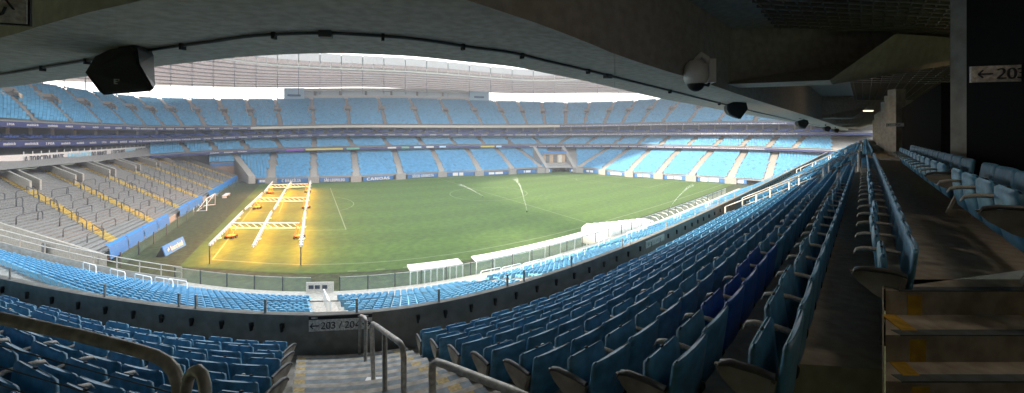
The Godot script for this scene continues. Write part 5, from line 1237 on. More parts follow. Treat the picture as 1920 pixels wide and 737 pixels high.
func near_chairs() -> void:
	chair_parts()
	var proto := {}
	for e in [-1, 0, 1]:
		proto["b%d" % e] = chair(mt.seat_blue, e)
	proto["b0v0"] = chair(mt.seat_blue_faded, 0); proto["b0v1"] = chair(mt.seat_blue_fresh, 0); proto["b0v2"] = chair(mt.seat_blue, 0); proto["b0v3"] = chair(mt.seat_blue, 0)
	proto["r0"] = chair(mt.seat_royal, 0)
	for k in range(1, 8):
		for i in 19:
			var u := -0.5 - 0.5 * i
			if k >= 6 and u > -0.9 - 0.35 * (k - 5) and k == 7: continue
			var c: Node3D = proto["b1" if i == 0 else "b0v%d" % rng.randi_range(0, 3)].duplicate()
			c.name = numbered("stadium_seat")
			add_child(c)
			c.transform = chair_frame(u, k - 0.31, k)
			c.get_node("seat_pan").rotation.x = rng.randf_range(-0.05, 0.035)
			tag(c, "blue folding seat, %s from aisle, row %s up from parapet, left block" % [ordinal(i), ["one", "two", "three", "four", "five", "six", "seven"][k - 1]], "stadium seat", "blue folding seats left of the aisle")
	var rest := []; var tints := []
	for k in range(1, 10):
		var u := 2.28 if k < 9 else 3.1
		var i := 0
		while u < 68.0:
			var tf := chair_frame(u, k - 0.31, k)
			var gap := (u > 16.2 and u < 18.8) or (u > 35 and u < 37.6) or (u > 53 and u < 55.6)
			if i < 17:
				var royal := k == 7 and i >= 2 and i <= 5
				var c: Node3D = proto["r0" if royal else "b-1" if i == 0 else "b0v%d" % rng.randi_range(0, 3)].duplicate()
				c.name = numbered("stadium_seat")
				add_child(c)
				c.transform = tf
				c.get_node("seat_pan").rotation.x = rng.randf_range(-0.05, 0.035)
				tag(c, "%s folding seat, %s from aisle, row %s up from parapet, right block" % ["royal blue" if royal else "blue", ordinal(i), ["one", "two", "three", "four", "five", "six", "seven", "eight", "nine"][k - 1]], "stadium seat", "blue folding seats right of the aisle")
			elif not gap:
				rest.append(tf); tints.append(Color(0.1, 0.32, 0.52) * rng.randf_range(0.9, 1.08))
			u += 0.5; i += 1
	var j := SurfaceTool.new()
	j.begin(Mesh.PRIMITIVE_TRIANGLES)
	j.append_from(chair_mesh.back, 0, Transform3D()); j.append_from(chair_mesh.pan, 0, Transform3D()); j.append_from(chair_mesh.arm, 0, Transform3D(Basis(), Vector3(-0.25, 0, 0)))
	many("distant_row_seats", "receding rows of blue folding seats far along the right block", "seats", j.commit(), mt.far_seat, rest, tints)
	# the top row beyond the stepped walk
	var n := 0
	for u in [2.75, 3.25, 3.75, 4.25, 5.1, 5.6, 6.1, 6.6, 7.1, 7.6, 8.1, 8.6, 9.1, 9.6, 10.1, 10.6]:
		var c: Node3D = proto["b-1" if n == 0 or n == 4 else "b0"].duplicate()
		c.name = numbered("stadium_seat")
		add_child(c)
		c.transform = chair_frame(u, 9.86, 10)
		c.position.y = TOP_WALK
		tag(c, "shaded blue folding seat, %s along the topmost row against the dark wall" % ordinal(n), "stadium seat", "shaded seats against the dark wall")
		n += 1
	for p in proto.values(): p.free()

# ---------- handrails
func rails() -> void:
	var gr := thing("guard_rail", "thick dull steel guard rail with cables in front of the camera", "guard rail")
	var m := MB.new(true)
	m.tube([Vector3(-2.311, 13.743, -1.813), Vector3(-2.175, 13.714, -1.813), Vector3(-1.799, 13.658, -1.776), Vector3(-1.555, 13.613, -1.752), Vector3(-1.457, 13.593, -1.74), Vector3(-1.4, 13.573, -1.728), Vector3(-1.36, 13.545, -1.716), Vector3(-1.343, 13.498, -1.716), Vector3(-1.336, 13.406, -1.716), Vector3(-1.332, 12.891, -1.716)], 0.024, 12)
	part(gr, "top_rail", m.done(), mt.steel)
	m = MB.new(true)
	m.tube([Vector3(-1.115, 13.027, -1.571), Vector3(-1.127, 13.498, -1.571), Vector3(-1.14, 13.566, -1.583), Vector3(-1.158, 13.597, -1.595), Vector3(-1.185, 13.608, -1.607), Vector3(-1.222, 13.588, -1.631), Vector3(-1.256, 13.548, -1.656), Vector3(-1.296, 13.464, -1.692), Vector3(-1.305, 12.914, -1.692)], 0.021, 12)
	part(gr, "end_loop", m.done(), mt.steel)
	for q in [[Vector3(-2.25, 13.658, -1.764), Vector3(-1.341, 13.449, -1.716)], [Vector3(-2.25, 13.574, -1.764), Vector3(-1.341, 13.348, -1.716)], [Vector3(-2.25, 13.505, -1.764), Vector3(-1.341, 13.245, -1.716)]]:
		m = MB.new(true); m.tube([q[0], q[1]], 0.0026, 6); part(gr, "cable", m.done(), mt.dark_steel)
	var h := thing("stair_handrail", "short steel handrail at the foot of the aisle stairs by the sign", "handrail")
	m = MB.new(true)
	m.tube([Vector3(-3.024, 10.08, -8.459), Vector3(-3.014, 10.82, -8.459), Vector3(-2.95, 10.935, -8.338), Vector3(-2.71, 11.113, -7.855), Vector3(-2.608, 11.16, -7.613), Vector3(-2.617, 10.351, -7.613)], 0.03, 10)
	part(h, "rail", m.done(), mt.steel)
	for p in [Vector3(-3.024, 10.08, -8.459), Vector3(-2.617, 10.351, -7.613)]:
		m = MB.new(); m.box(p, Vector3(0.22, 0.02, 0.14)); part(h, "base_plate", m.done(), mt.white_steel)
	h = thing("stair_handrail", "tall bent steel handrail on three posts down the middle of the stairs", "handrail")
	m = MB.new(true)
	m.tube([Vector3(-2.042, 10.855, -6.284), Vector3(-2.066, 11.641, -6.284), Vector3(-2.03, 11.723, -6.224), Vector3(-1.918, 11.773, -6.042), Vector3(-1.661, 11.915, -5.559), Vector3(-1.367, 12.074, -5.015), Vector3(-1.285, 12.096, -4.894), Vector3(-1.239, 12.071, -4.834), Vector3(-1.227, 11.95, -4.834), Vector3(-1.227, 11.086, -4.834)], 0.033, 10)
	part(h, "rail", m.done(), mt.steel)
	m = MB.new(true); m.tube([Vector3(-1.661, 11.901, -5.559), Vector3(-1.654, 10.921, -5.559)], 0.033, 10); part(h, "post", m.done(), mt.steel)
	m = MB.new(); m.box(Vector3(-2.042, 10.855, -6.284), Vector3(0.24, 0.02, 0.16)); part(h, "base_plate", m.done(), mt.white_steel)
	h = thing("stair_handrail", "steel handrail running off beside the front seats at the bottom edge", "handrail")
	m = MB.new(true)
	m.tube([Vector3(-0.76, 11.367, -4.109), Vector3(-0.77, 12.189, -4.109), Vector3(-0.765, 12.266, -4.109), Vector3(-0.716, 12.323, -4.06), Vector3(-0.623, 12.337, -3.988), Vector3(0, 12.494, -3.323), Vector3(0.326, 12.597, -2.9), Vector3(0.37, 12.506, -2.9), Vector3(0.37, 11.962, -2.9)], 0.036, 12)
	part(h, "rail", m.done(), mt.steel)
	# rails of the next aisles along the right block
	for e in [[16.2, "first"], [18.8, "second"], [35.0, "third"], [37.6, "fourth"]]:
		h = thing("aisle_handrail", "pale stepped handrail among the far right rows, %s from the camera" % e[1], "handrail", Vector3.ZERO, "handrails among the far right rows")
		var pts := []
		for j in 9:
			var p := near_at(e[0], 0.5 + j, row_floor(0.8 + j) + 0.95)
			pts.append(p)
			if j % 2 == 0:
				m = MB.new(); m.box(p - Vector3(0, 0.5, 0), Vector3(0.05, 1.0, 0.05)); part(h, "post", m.done(), mt.white_steel)
		m = MB.new(true); m.tube(pts, 0.028, 7); part(h, "rail", m.done(), mt.steel)
		m = MB.new(true); m.tube(up_by(pts, -0.45), 0.02, 6); part(h, "rail", m.done(), mt.steel)

# ---------- things on and beside the pitch
func pitch_things() -> void:
	var rigs := [
		[[Vector3(-33.59, 2, -47.393), Vector3(-42.652, 2, -67.568)], [Vector3(-28.462, 2, -46.948), Vector3(-38.091, 2, -67.568)], [Vector3(-23.239, 2, -46.948), Vector3(-32.993, 2, -68.027)], Vector3(-38.789, 0, -58.883), Vector3(-29.368, 0, -58.883)],
		[[Vector3(-43.706, 2, -69.93), Vector3(-51.77, 2, -88.496)], [Vector3(-38.986, 2, -69.93), Vector3(-50.118, 2, -94.34)], [Vector3(-33.829, 2, -69.93), Vector3(-43.295, 2, -90.909)], Vector3(-48.81, 0, -81.69), Vector3(-39.695, 0, -82.27)],
		[[Vector3(-52.727, 2, -90.909), Vector3(-61.339, 2, -109.29)], [Vector3(-50.841, 2, -96.154), Vector3(-56.557, 2, -109.29)], [Vector3(-44.039, 2, -92.593), Vector3(-52.5, 2, -111.111)], Vector3(-58.257, 0, -102.655), Vector3(-50.032, 0, -104.505)]]
	for k in 3:
		var rg: Array = rigs[k]
		var t := thing("grow_light_rig", ["closest wheeled rig of white lamp booms over the yellow-lit turf", "middle wheeled rig of white lamp booms over the yellow-lit turf", "farthest wheeled rig of white lamp booms by the blue boards"][k], "grow light rig", Vector3.ZERO, "grow light rigs on the turf")
		for bm in 3:
			var a: Vector3 = rg[bm][0]; var c: Vector3 = rg[bm][1]
			var n := int(a.distance_to(c) / 1.25)
			var b := MB.new()
			b.bar(a + Vector3(0, 0.25, 0), c + Vector3(0, 0.25, 0), 0.1, 0.08); b.bar(a + Vector3(0, -0.05, 0), c + Vector3(0, -0.05, 0), 0.08, 0.06)
			for i in n:
				b.bar(a.lerp(c, float(i) / n) + Vector3(0, -0.05, 0), a.lerp(c, (i + 0.5) / n) + Vector3(0, 0.25, 0), 0.05, 0.05)
			var bo := part(t, "boom", b.done(), mt.white_steel)
			var x := (c - a).cross(Vector3.UP).normalized()
			for i in n:
				var p := a.lerp(c, (i + 0.5) / n) + Vector3(0, 0.05, 0)
				var l := MB.new(); l.box(p, Vector3(0.42, 0.16, 0.6), Basis(x, Vector3.UP, (c - a).normalized()))
				var lm := part(bo, "lamp", l.done(), mt.lampbody)
				if i % 2 == 0 and false: lm.name = "lamp"
			for tilt in [-0.75, 0.75]:
				var s := AreaLight3D.new()
				s.name = "lamp_light"
				s.light_color = Color(1, 0.6, 0.0); s.light_energy = 68.0; s.area_size = Vector2(a.distance_to(c), 0.35); s.area_range = 40; s.shadow_enabled = true
				t.add_child(s, true)
				var ax := (c - a).normalized()
				var out_dir := Vector3.DOWN.rotated(ax, tilt)
				s.transform = Transform3D(Basis(ax, (-out_dir).cross(ax), -out_dir), (a + c) * 0.5 + Vector3(0, -0.3, 0))
			for w in [0.2, 0.5, 0.8]:
				var e := MB.new(); e.box(a.lerp(c, w) + Vector3(0, -0.14, 0), Vector3(0.5, 0.06, 0.5))
				part(bo, "bulb", e.done(), mt.lamp_glow)
		# cross truss on two wheeled towers
		var w0: Vector3 = rg[3]; var w1: Vector3 = rg[4]
		var m := MB.new()
		var ta := w0 + Vector3(0, 2.15, 0); var tb := w1 + Vector3(0, 2.15, 0)
		m.bar(ta, tb, 0.16, 0.12); m.bar(ta - Vector3(0, 0.7, 0), tb - Vector3(0, 0.7, 0), 0.12, 0.12)
		for i in 10:
			m.bar(ta.lerp(tb, i / 10.0), ta.lerp(tb, (i + 1) / 10.0) - Vector3(0, 0.7, 0), 0.07, 0.07)
		part(t, "cross_truss", m.done(), mt.white_steel)
		for q in [w0, w1]:
			m = MB.new()
			for o in [Vector3(0.5, 0, 0.5), Vector3(-0.5, 0, 0.5), Vector3(0.5, 0, -0.5), Vector3(-0.5, 0, -0.5)]:
				m.bar(q + o * 0.8 + Vector3(0, 0.35, 0), q + o * 0.35 + Vector3(0, 2.15, 0), 0.09, 0.09)
			m.box(q + Vector3(0, 0.4, 0), Vector3(1.0, 0.12, 0.9))
			var tw := part(t, "tower", m.done(), mt.orange)
			for o in [Vector3(0.45, 0.22, 0.4), Vector3(-0.45, 0.22, 0.4), Vector3(0.45, 0.22, -0.4), Vector3(-0.45, 0.22, -0.4)]:
				var wh := MB.new(true)
				var r0 := []; var r1 := []
				for i in 10:
					var an := TAU * i / 10.0
					r0.append(q + o + Vector3(-0.1, 0.22 * cos(an), 0.22 * sin(an))); r1.append(q + o + Vector3(0.1, 0.22 * cos(an), 0.22 * sin(an)))
				wh.loop_of([r0, r1])
				part(tw, "wheel", wh.done(), mt.black)
		if k == 0:
			for e in [[rg[0][0], 0], [rg[2][0], 1]]:
				var p := MB.new(); p.bar(e[0], flat(e[0], 0.0), 0.1, 0.1); part(t, "prop", p.done(), mt.dark_steel)
	# loose goal and bench beside the terrace fence
	var gl := thing("goal", "small white portable goal standing beside the terrace fence", "goal", Vector3.ZERO)
	gl.basis = frame_at(Vector3(-60.164, 0, -86.567), Vector3(-56.908, 0, -79.452))
	gl.position = Vector3(-58.676, 0, -83.154)
	var m := MB.new(true)
	m.tube([Vector3(-3.6, 0, 0), Vector3(-3.6, 2.3, 0), Vector3(3.6, 2.3, 0), Vector3(3.6, 0, 0)], 0.07, 8); part(gl, "frame", m.done(), mt.white_steel)
	m = MB.new(true)
	m.tube([Vector3(-3.6, 0.05, 0), Vector3(-3.6, 0.05, 1.5), Vector3(3.6, 0.05, 1.5), Vector3(3.6, 0.05, 0)], 0.07, 6); part(gl, "base_frame", m.done(), mt.white_steel)
	for x in [-3.6, 3.6]:
		m = MB.new(true); m.tube([Vector3(x, 2.3, 0), Vector3(x, 0.05, 1.5)], 0.05, 6); part(gl, "stay", m.done(), mt.white_steel)
	var be := thing("bench", "plain white bench on the turf beside the terrace fence", "bench", Vector3(-65.311, 0, -97.479))
	be.basis = frame_at(Vector3(-64.012, 0, -94.309), Vector3(-68.357, 0, -103.571))
	m = MB.new(); m.box(Vector3(0, 0.5, 0), Vector3(5, 0.12, 0.9)); part(be, "seat", m.done(), mt.white)
	for x in [-2.2, 2.2]:
		m = MB.new(); m.box(Vector3(x, 0.23, 0), Vector3(0.15, 0.46, 0.8)); part(be, "leg", m.done(), mt.white)
	# blue board
	var p0 := Vector3(-40.738, 0, -50.216); var p1 := Vector3(-42.188, 0, -55.238)
	var bb := thing("advert_board", "bright blue board lettered banrisul leaning on the dark turf", "advert board", p0)
	var b := frame_at(p0, p1)
	bb.basis = b
	var L := p0.distance_to(p1)
	m = MB.new(); m.prism([Vector3(0, 0.02, 0), Vector3(L, 0.02, 0), Vector3(L, 1.15, -0.35), Vector3(0, 1.15, -0.35)], Vector3(0, 0.02, -0.1)); part(bb, "panel", m.done(), mt.banner_blue)
	m = MB.new(); m.prism([Vector3(0, 0, -0.12), Vector3(0, 1.1, -0.45), Vector3(0, 0, -1.0)], Vector3(0.08, 0, 0)); part(bb, "prop", m.done(), mt.black)
	lettering(bb, "banrisul", 0.55, mt.white, Vector3(L * 0.56, 0.58, -0.1), Basis(Vector3.RIGHT, -0.3), L * 0.6 / 3.0)
	m = MB.new(); m.box(Vector3(L * 0.17, 0.58, -0.12), Vector3(L * 0.1, 0.16, 0.02)); m.box(Vector3(L * 0.17, 0.58, -0.118), Vector3(L * 0.04, 0.5, 0.02)); part(bb, "emblem", m.done(), mt.white)
	# dugouts
	for e in [[8.8, 13.8, "short white dugout roof behind the glass fence"], [15.2, 32.0, "long white dugout roof behind the glass fence"]]:
		var d := thing("dugout", e[2], "dugout")
		m = MB.new()
		var a := []; var c := []; var a2 := []; var c2 := []; var c3 := []
		for i in 9:
			var u := lerpf(e[0], e[1], i / 8.0)
			a.append(low_at(u, 29.6, 2.55)); c.append(low_at(u, 30.7, 2.7)); a2.append(low_at(u, 29.6, 2.4)); c2.append(low_at(u, 30.7, 2.58)); c3.append(low_at(u, 29.7, 0.0))
		m.strip(a, c); m.strip(a2, a); m.strip(c, c2); m.strip(a2, c2)
		m.quad(a[0], c[0], c2[0], a2[0]); m.quad(a[8], c[8], c2[8], a2[8])
		part(d, "roof", m.done(), mt.dugout_white)
		part(d, "back_panel", func_strip(a2, c3), mt.glass)
		for i in 9:
			var q := MB.new(); q.bar(c3[i], a2[i], 0.08, 0.08); part(d, "post", q.done(), mt.white_steel)
		var s := MB.new()
		for i in 8: s.quad(low_at(lerpf(e[0], e[1], i / 8.0), 30.2, 0.5), low_at(lerpf(e[0], e[1], i / 8.0), 30.8, 0.45), low_at(lerpf(e[0], e[1], (i + 1) / 8.0), 30.8, 0.45), low_at(lerpf(e[0], e[1], (i + 1) / 8.0), 30.2, 0.5))
		part(d, "bench", s.done(), mt.board_blue)
	# inflatable players' tunnel
	var tn := thing("players_tunnel", "cream ribbed inflatable tunnel beside the pitch at the halfway line", "tunnel")
	for i in 9:
		m = MB.new(true)
		var loops := []
		for z in [0.0, 0.15, 0.5, 0.85, 1.0]:
			var u: float = 33.8 + (i + z) * 1.15
			var k: float = 0.86 + 0.14 * sin(z * PI)
			var ring := []
			for q in [[-0.02, 0.0], [-0.02, 0.75], [0.12, 0.95], [0.4, 1.0], [0.62, 1.0], [0.88, 0.95], [1.02, 0.75], [1.02, 0.0]]:
				ring.append(low_at(u, 29.3 + (5.4 - i * 0.25) * (0.5 + (q[0] - 0.5) * k), q[1] * (2.6 - i * 0.1) * k - 0.01))
			loops.append(ring)
		m.loop_of(loops, i == 0 or i == 8)
		part(tn, "rib", m.done(), mt.dugout_white)
	for i in 12:
		m = MB.new(true)
		var u := 45.5 + i * 1.7
		var r0 := low_at(u, 29.8, 0.0); var r1 := low_at(u, 32.5, 0.0)
		m.tube([r0, flat(r0, 1.2), flat(r0.lerp(r1, 0.2), 1.6), flat(r0.lerp(r1, 0.6), 1.7)], 0.07, 6)
		part(tn, "frame_hoop", m.done(), mt.white)
	# sprinklers
	var jets := [[Vector3(-6.646, 0, -96.667), Vector3(-14.5, 0, -116), 0.8, "sprinkler throwing a long low water arc near the halfway line"], [Vector3(2.743, 0, -78.378), Vector3(0.566, 0, -90.625), 5.0, "sprinkler with a tall curved water jet in mid pitch"], [Vector3(30.225, 0, -81.69), Vector3(44.018, 0, -103.571), 2.2, "sprinkler throwing a water jet toward the right goal"]]
	for j in jets:
		var s := thing("sprinkler", j[3], "sprinkler", j[0])
		m = MB.new(true); m.tube([Vector3.ZERO, Vector3(0, 0.25, 0)], 0.08, 8); part(s, "head", m.done(), mt.black)
		var d: Vector3 = j[1] - j[0]
		m = MB.new()
		for i in 260:
			var w := pow(rng.randf(), 0.8)
			var p: Vector3 = d * w + Vector3(0, 0.25 + j[2] * (2.0 * w - w * w), 0)
			var sp := 0.03 + 0.2 * w * w
			p += Vector3(rng.randfn(0, sp), rng.randfn(-0.5 * w * w, sp), rng.randfn(0, sp))
			var z := rng.randf_range(0.02, 0.045)
			var tl := d.normalized() * z * 2.5
			for q in [[Vector3(0, z, 0), Vector3(z, 0, 0)], [Vector3(z, 0, 0), Vector3(0, -z, 0)], [Vector3(0, -z, 0), Vector3(-z, 0, 0)], [Vector3(-z, 0, 0), Vector3(0, z, 0)]]:
				m.tri(p + q[0], p + q[1], p + tl); m.tri(p + q[1], p + q[0], p - tl)
		part(s, "water_jet", m.done(), mt.spray).set_meta("kind", "stuff")

# ---------- hall under the upper stand: speakers, camera, grilles, steps, wall
func hall() -> void:
	var sp := thing("loudspeaker", "large black wedge loudspeaker hung from the soffit at the left", "loudspeaker")
	speaker(sp, Vector3(-7.613, 15.613, -7.613), [Vector3(-7.492, 15.568, -7.492), Vector3(-7.324, 15.849, -7.492), Vector3(-7.071, 15.97, -7.492), Vector3(-6.668, 16.045, -7.492), Vector3(-6.522, 15.968, -7.432), Vector3(-6.432, 15.698, -7.372), Vector3(-5.989, 15.249, -7.13), Vector3(-6.043, 15.204, -7.13), Vector3(-7.049, 15.163, -7.372), Vector3(-7.132, 15.219, -7.372)], [Vector3(-8.234, 15.667, -8.338), Vector3(-8.026, 15.938, -8.338), Vector3(-7.765, 16.084, -8.338), Vector3(-7.108, 16.246, -8.218), Vector3(-6.902, 16.18, -8.097), Vector3(-6.7, 15.956, -7.976), Vector3(-6.67, 15.397, -7.976), Vector3(-6.842, 15.36, -8.097), Vector3(-7.921, 15.334, -8.338), Vector3(-8.026, 15.386, -8.338)], Vector3(-6.951, 16.105, -7.734), 0.14)
	lettering(sp, "EV", 0.09, mt.arm_grey, Vector3(-6.711, 15.382, -7.275), Basis(Vector3.UP, 0.25), 1.0)
	for q in [[Vector3(9.112, 15.442, -17.523), 0.42, "medium black loudspeaker hung under the soffit beyond the dome camera"], [Vector3(22.515, 15.206, -33.233), 0.42, "small black loudspeaker on the soffit edge farther right"], [Vector3(38.258, 15.02, -51.964), 0.4, "tiny black loudspeaker far along the soffit edge"], [Vector3(53.181, 14.938, -70.091), 0.4, "tiniest black loudspeaker at the far end of the soffit"]]:
		var c: Vector3 = q[0]; var s: float = q[1]
		var t := thing("loudspeaker", q[2], "loudspeaker")
		var f := []; var g := []
		for v in [[-1.0, 0.55], [0.1, 0.95], [0.9, 0.7], [1.05, 0.1], [0.35, -0.85], [0.15, -0.85], [-0.7, -0.45], [-0.95, 0.0]]:
			f.append(c + Vector3(v[0] * s, v[1] * s, 0.25)); g.append(c + Vector3(v[0] * s * 0.8 + 0.1, v[1] * s * 0.8, -0.35))
		speaker(t, c, f, g, c + Vector3(0, 0.5, -0.1), 0.08)
	# dome camera
	var dc := thing("dome_camera", "pale dome security camera on a bracket under the ceiling beam", "camera", Vector3(4.273, 15.838, -9.909))
	var m := MB.new(true)
	var loops := []
	for q in [[0.42, 0.04], [0.4, 0.14], [0.3, 0.24], [0.12, 0.27], [-0.02, 0.27], [-0.1, 0.24], [-0.14, 0.22]]:
		var ring := []
		for i in 16: ring.append(Vector3(cos(TAU * i / 16.0) * q[1], q[0] - 0.05, sin(TAU * i / 16.0) * q[1]))
		loops.append(ring)
	m.loop_of(loops); part(dc, "housing", m.done(), mt.camera_white)
	m = MB.new(true); loops = []
	for i in 7:
		var a := PI * 0.5 * i / 6.0
		var ring := []
		for k in 16: ring.append(Vector3(cos(TAU * k / 16.0) * 0.19 * cos(a) , -0.18 - 0.19 * sin(a), sin(TAU * k / 16.0) * 0.19 * cos(a)))
		loops.append(ring)
	m.loop_of(loops); part(dc, "dome", m.done(), mt.black)
	m = MB.new(true); m.tube([Vector3(0.0, 0.36, 0), Vector3(0.12, 0.5, 0), Vector3(0.28, 0.42, -0.05), Vector3(0.34, 0.2, -0.1)], 0.06, 8); part(dc, "arm", m.done(), mt.camera_white)
	m = MB.new(); m.box(Vector3(0.38, 0.12, -0.15), Vector3(0.16, 0.55, 0.35)); part(dc, "bracket", m.done(), mt.camera_white)
	m = MB.new(true); m.tube([Vector3(0.36, -0.1, -0.1), Vector3(0.33, -0.22, -0.1), Vector3(0.2, -0.2, -0.05)], 0.035, 6); part(dc, "cable_elbow", m.done(), mt.black)
	# mesh ceilings
	for e in [[5.0, 9.55, 2.4, -5.0, 2.92, 0.33, "closest"], [11.0, 27.0, 0.7, -4.6, 2.6, 0.55, "farther"]]:
		var t := thing("ceiling_grille", "%s dark open mesh panel in the ceiling above the walk" % e[6], "ceiling grille")
		var u: float = e[0]
		while u < e[1]:
			m = MB.new(); m.bar(hall_at(u, e[2], EYE + e[4]), hall_at(u, e[3], EYE + e[4]), 0.03, 0.07); part(t, "bar", m.done(), mt.grille)
			u += e[5]
		var d: float = e[3]
		while d < e[2]:
			m = MB.new(); m.bar(hall_at(e[0], d, EYE + e[4] + 0.02), hall_at(e[1], d, EYE + e[4] + 0.02), 0.03, 0.07); part(t, "bar", m.done(), mt.grille)
			d += e[5] * 0.85
	# walk and steps beside the top rows
	var pl := MB.new()
	var a := []; var b := []
	for i in 30:
		var u := lerpf(2.72, 70.0, pow(i / 29.0, 1.8))
		a.append(near_at(u, 9, TOP_WALK)); b.append(near_at(u, 11, TOP_WALK))
	pl.strip(a, b)
	pl.strip(up_by(a, -0.6), a)
	structure("upper_walkway", pl.done(), mt.floor)
	var st := thing("upper_steps", "short flight of worn steps with yellow side bands and dark strips", "stairs")
	var zs := [3.254, 2.93, 2.7, 2.48, 2.26, 2.0]
	for i in 5:
		var y := TOP_WALK - 0.185 * i
		var z0: float = zs[i] + (0.9 if i == 0 else 0.0) ; var z1: float = zs[i]
		var zb: float = zs[i - 1] if i > 0 else zs[0] + 0.25
		var x0 := 0.876 * z1
		m = MB.new(); m.prism([Vector3(x0, y, -z1), Vector3(0.876 * zb, y, -zb), Vector3(6.6, y, -zb), Vector3(6.6, y, -z1)], Vector3(0, -1.0, 0)); var s := part(st, "step", m.done(), mt.stairs)
		m = MB.new(); m.box(Vector3((x0 + 0.1 + 6.5) * 0.5, y - 0.002, -(z1 + 0.036)), Vector3(6.4 - x0, 0.01, 0.078)); part(s, "nosing_strip", m.done(), mt.tape_dark)
		for xx in [x0 + 0.22, x0 + 1.28]:
			m = MB.new(); m.box(Vector3(xx, y - 0.108, -(z1 - 0.001)), Vector3(0.11, 0.15, 0.006)); part(s, "side_band", m.done(), mt.yellow)
			if i > 0:
				m = MB.new(); m.prism([Vector3(xx - 0.055, y + 0.004, -z1 - 0.06), Vector3(xx - 0.055 + 0.876 * (zb - z1) * 0.3, y + 0.004, -zb), Vector3(xx + 0.055 + 0.876 * (zb - z1) * 0.3, y + 0.004, -zb), Vector3(xx + 0.055, y + 0.004, -z1 - 0.06)], Vector3(0, -0.02, 0)); part(s, "side_band", m.done(), mt.yellow)
	m = MB.new(); m.prism([Vector3(0.868 * 1.9, TOP_WALK - 1.4, -1.9), Vector3(0.868 * 3.3, TOP_WALK - 1.4, -3.3), Vector3(0.868 * 3.3, TOP_WALK + 0.01, -3.3), Vector3(0.868 * 3.2, TOP_WALK + 0.01, -3.2), Vector3(0.868 * 2.7, TOP_WALK - 0.33, -2.7), Vector3(0.868 * 1.9, TOP_WALK - 0.9, -1.9)], Vector3(0.045, 0, -0.04))
	part(st, "side_wall", m.done(), mt.cream)
	# floor under the camera, back and side walls closing the hall
	m = MB.new(); m.quad(Vector3(-6, row_floor(6.6) - 0.3, 4), Vector3(-6, row_floor(6.6) - 0.3, -2.0), Vector3(9, row_floor(6.6) - 0.3, -2.0), Vector3(9, row_floor(6.6) - 0.3, 4)); structure("landing", m.done(), mt.floor)
	m = MB.new(); m.box(Vector3(25, EYE, 4.2), Vector3(130, 9, 0.4)); structure("wall_behind", m.done(), mt.concrete)
	m = MB.new(); m.box(Vector3(-28, EYE - 0.5, -7), Vector3(0.4, 10, 23)); structure("wall_side", m.done(), mt.concrete)
	# wall behind the top row
	var wall := func(u0: float, u1: float, d: float, y0: float, y1: float, mat: Material, called: String):
		var q := MB.new()
		var w0 := []; var w1 := []
		for i in 9:
			var u := lerpf(u0, u1, i / 8.0)
			w0.append(hall_at(u, d, y0)); w1.append(hall_at(u, d, y1))
		q.strip(w0, w1)
		q.strip(w0.map(func(p): return p + Vector3(0.25, 0, 0.2)), w1.map(func(p): return p + Vector3(0.25, 0, 0.2)))
		q.quad(w0[0], w1[0], w1[0] + Vector3(0.25, 0, 0.2), w0[0] + Vector3(0.25, 0, 0.2)); q.quad(w0[8], w1[8], w1[8] + Vector3(0.25, 0, 0.2), w0[8] + Vector3(0.25, 0, 0.2))
		structure(called, q.done(), mat)
	var fl := TOP_WALK - 0.3
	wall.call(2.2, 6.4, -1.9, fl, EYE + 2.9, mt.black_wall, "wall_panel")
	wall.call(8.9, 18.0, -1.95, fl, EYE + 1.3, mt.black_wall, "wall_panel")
	wall.call(3.5, 60.0, -5.6, fl, EYE + 3.3, mt.tan, "wall_back")
	m = MB.new(); m.box(hall_at(6.5, -1.95, EYE + 0.6), Vector3(0.26, 5.4, 0.4)); structure("column", m.done(), mt.concrete)
	for u in [18.5, 22.0, 26.0, 31.0, 37.0, 44.0, 52.0]:
		m = MB.new(); m.box(hall_at(u, -1.7, EYE + 0.4), Vector3(0.5, 3.8, 0.5)); structure("column", m.done(), mt.concrete)
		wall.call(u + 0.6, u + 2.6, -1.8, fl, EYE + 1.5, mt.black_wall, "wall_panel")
	var bands := MB.new()
	bands.box(hall_at(8.0, -5.4, EYE - 0.45), Vector3(6, 0.08, 0.1)); structure("wall_trim", bands.done(), mt.ink)
	var s2 := thing("sector_sign", "grey sign with an arrow and 203 on the black wall", "sign", Vector3(6.393, 15.278, -5.559))
	s2.rotation.y = -0.3
	m = MB.new(); m.box(Vector3.ZERO, Vector3(0.66, 0.21, 0.04)); part(s2, "panel", m.done(), mt.white)
	lettering(s2, "203", 0.14, mt.ink, Vector3(0.08, 0, 0.03), Basis(), 1.0, false)
	arrow(s2, Vector3(-0.19, 0, 0.03), 0.12, -1.0, mt.ink)
	var s3 := thing("sector_sign", "small pale overhead sign on a portal far down the walk", "sign", Vector3(18.98, 14.923, -21.148))
	s3.rotation.y = -0.6
	m = MB.new(); m.box(Vector3.ZERO, Vector3(0.7, 0.17, 0.05)); part(s3, "panel", m.done(), mt.white)
	lettering(s3, "204", 0.1, mt.ink, Vector3(0.1, 0, 0.03), Basis(), 1.0, false)
	arrow(s3, Vector3(-0.2, 0, 0.03), 0.1, -1.0, mt.ink)
	var s4 := thing("hanging_sign", "corner of a white sign with an arrow hanging at the top left", "sign", Vector3(-4.698, 15.65, -3.867))
	s4.rotation.y = 0.35
	m = MB.new(); m.box(Vector3.ZERO, Vector3(0.46, 0.28, 0.03)); part(s4, "panel", m.done(), mt.white)
	m = MB.new(); m.box(Vector3(0, 0, -0.02), Vector3(0.49, 0.31, 0.03)); part(s4, "backing", m.done(), mt.black)
	m = MB.new(); m.bar(Vector3(0.06, 0.12, 0.02), Vector3(0.15, -0.02, 0.02), 0.035, 0.01); part(s4, "symbol_bar", m.done(), mt.ink)
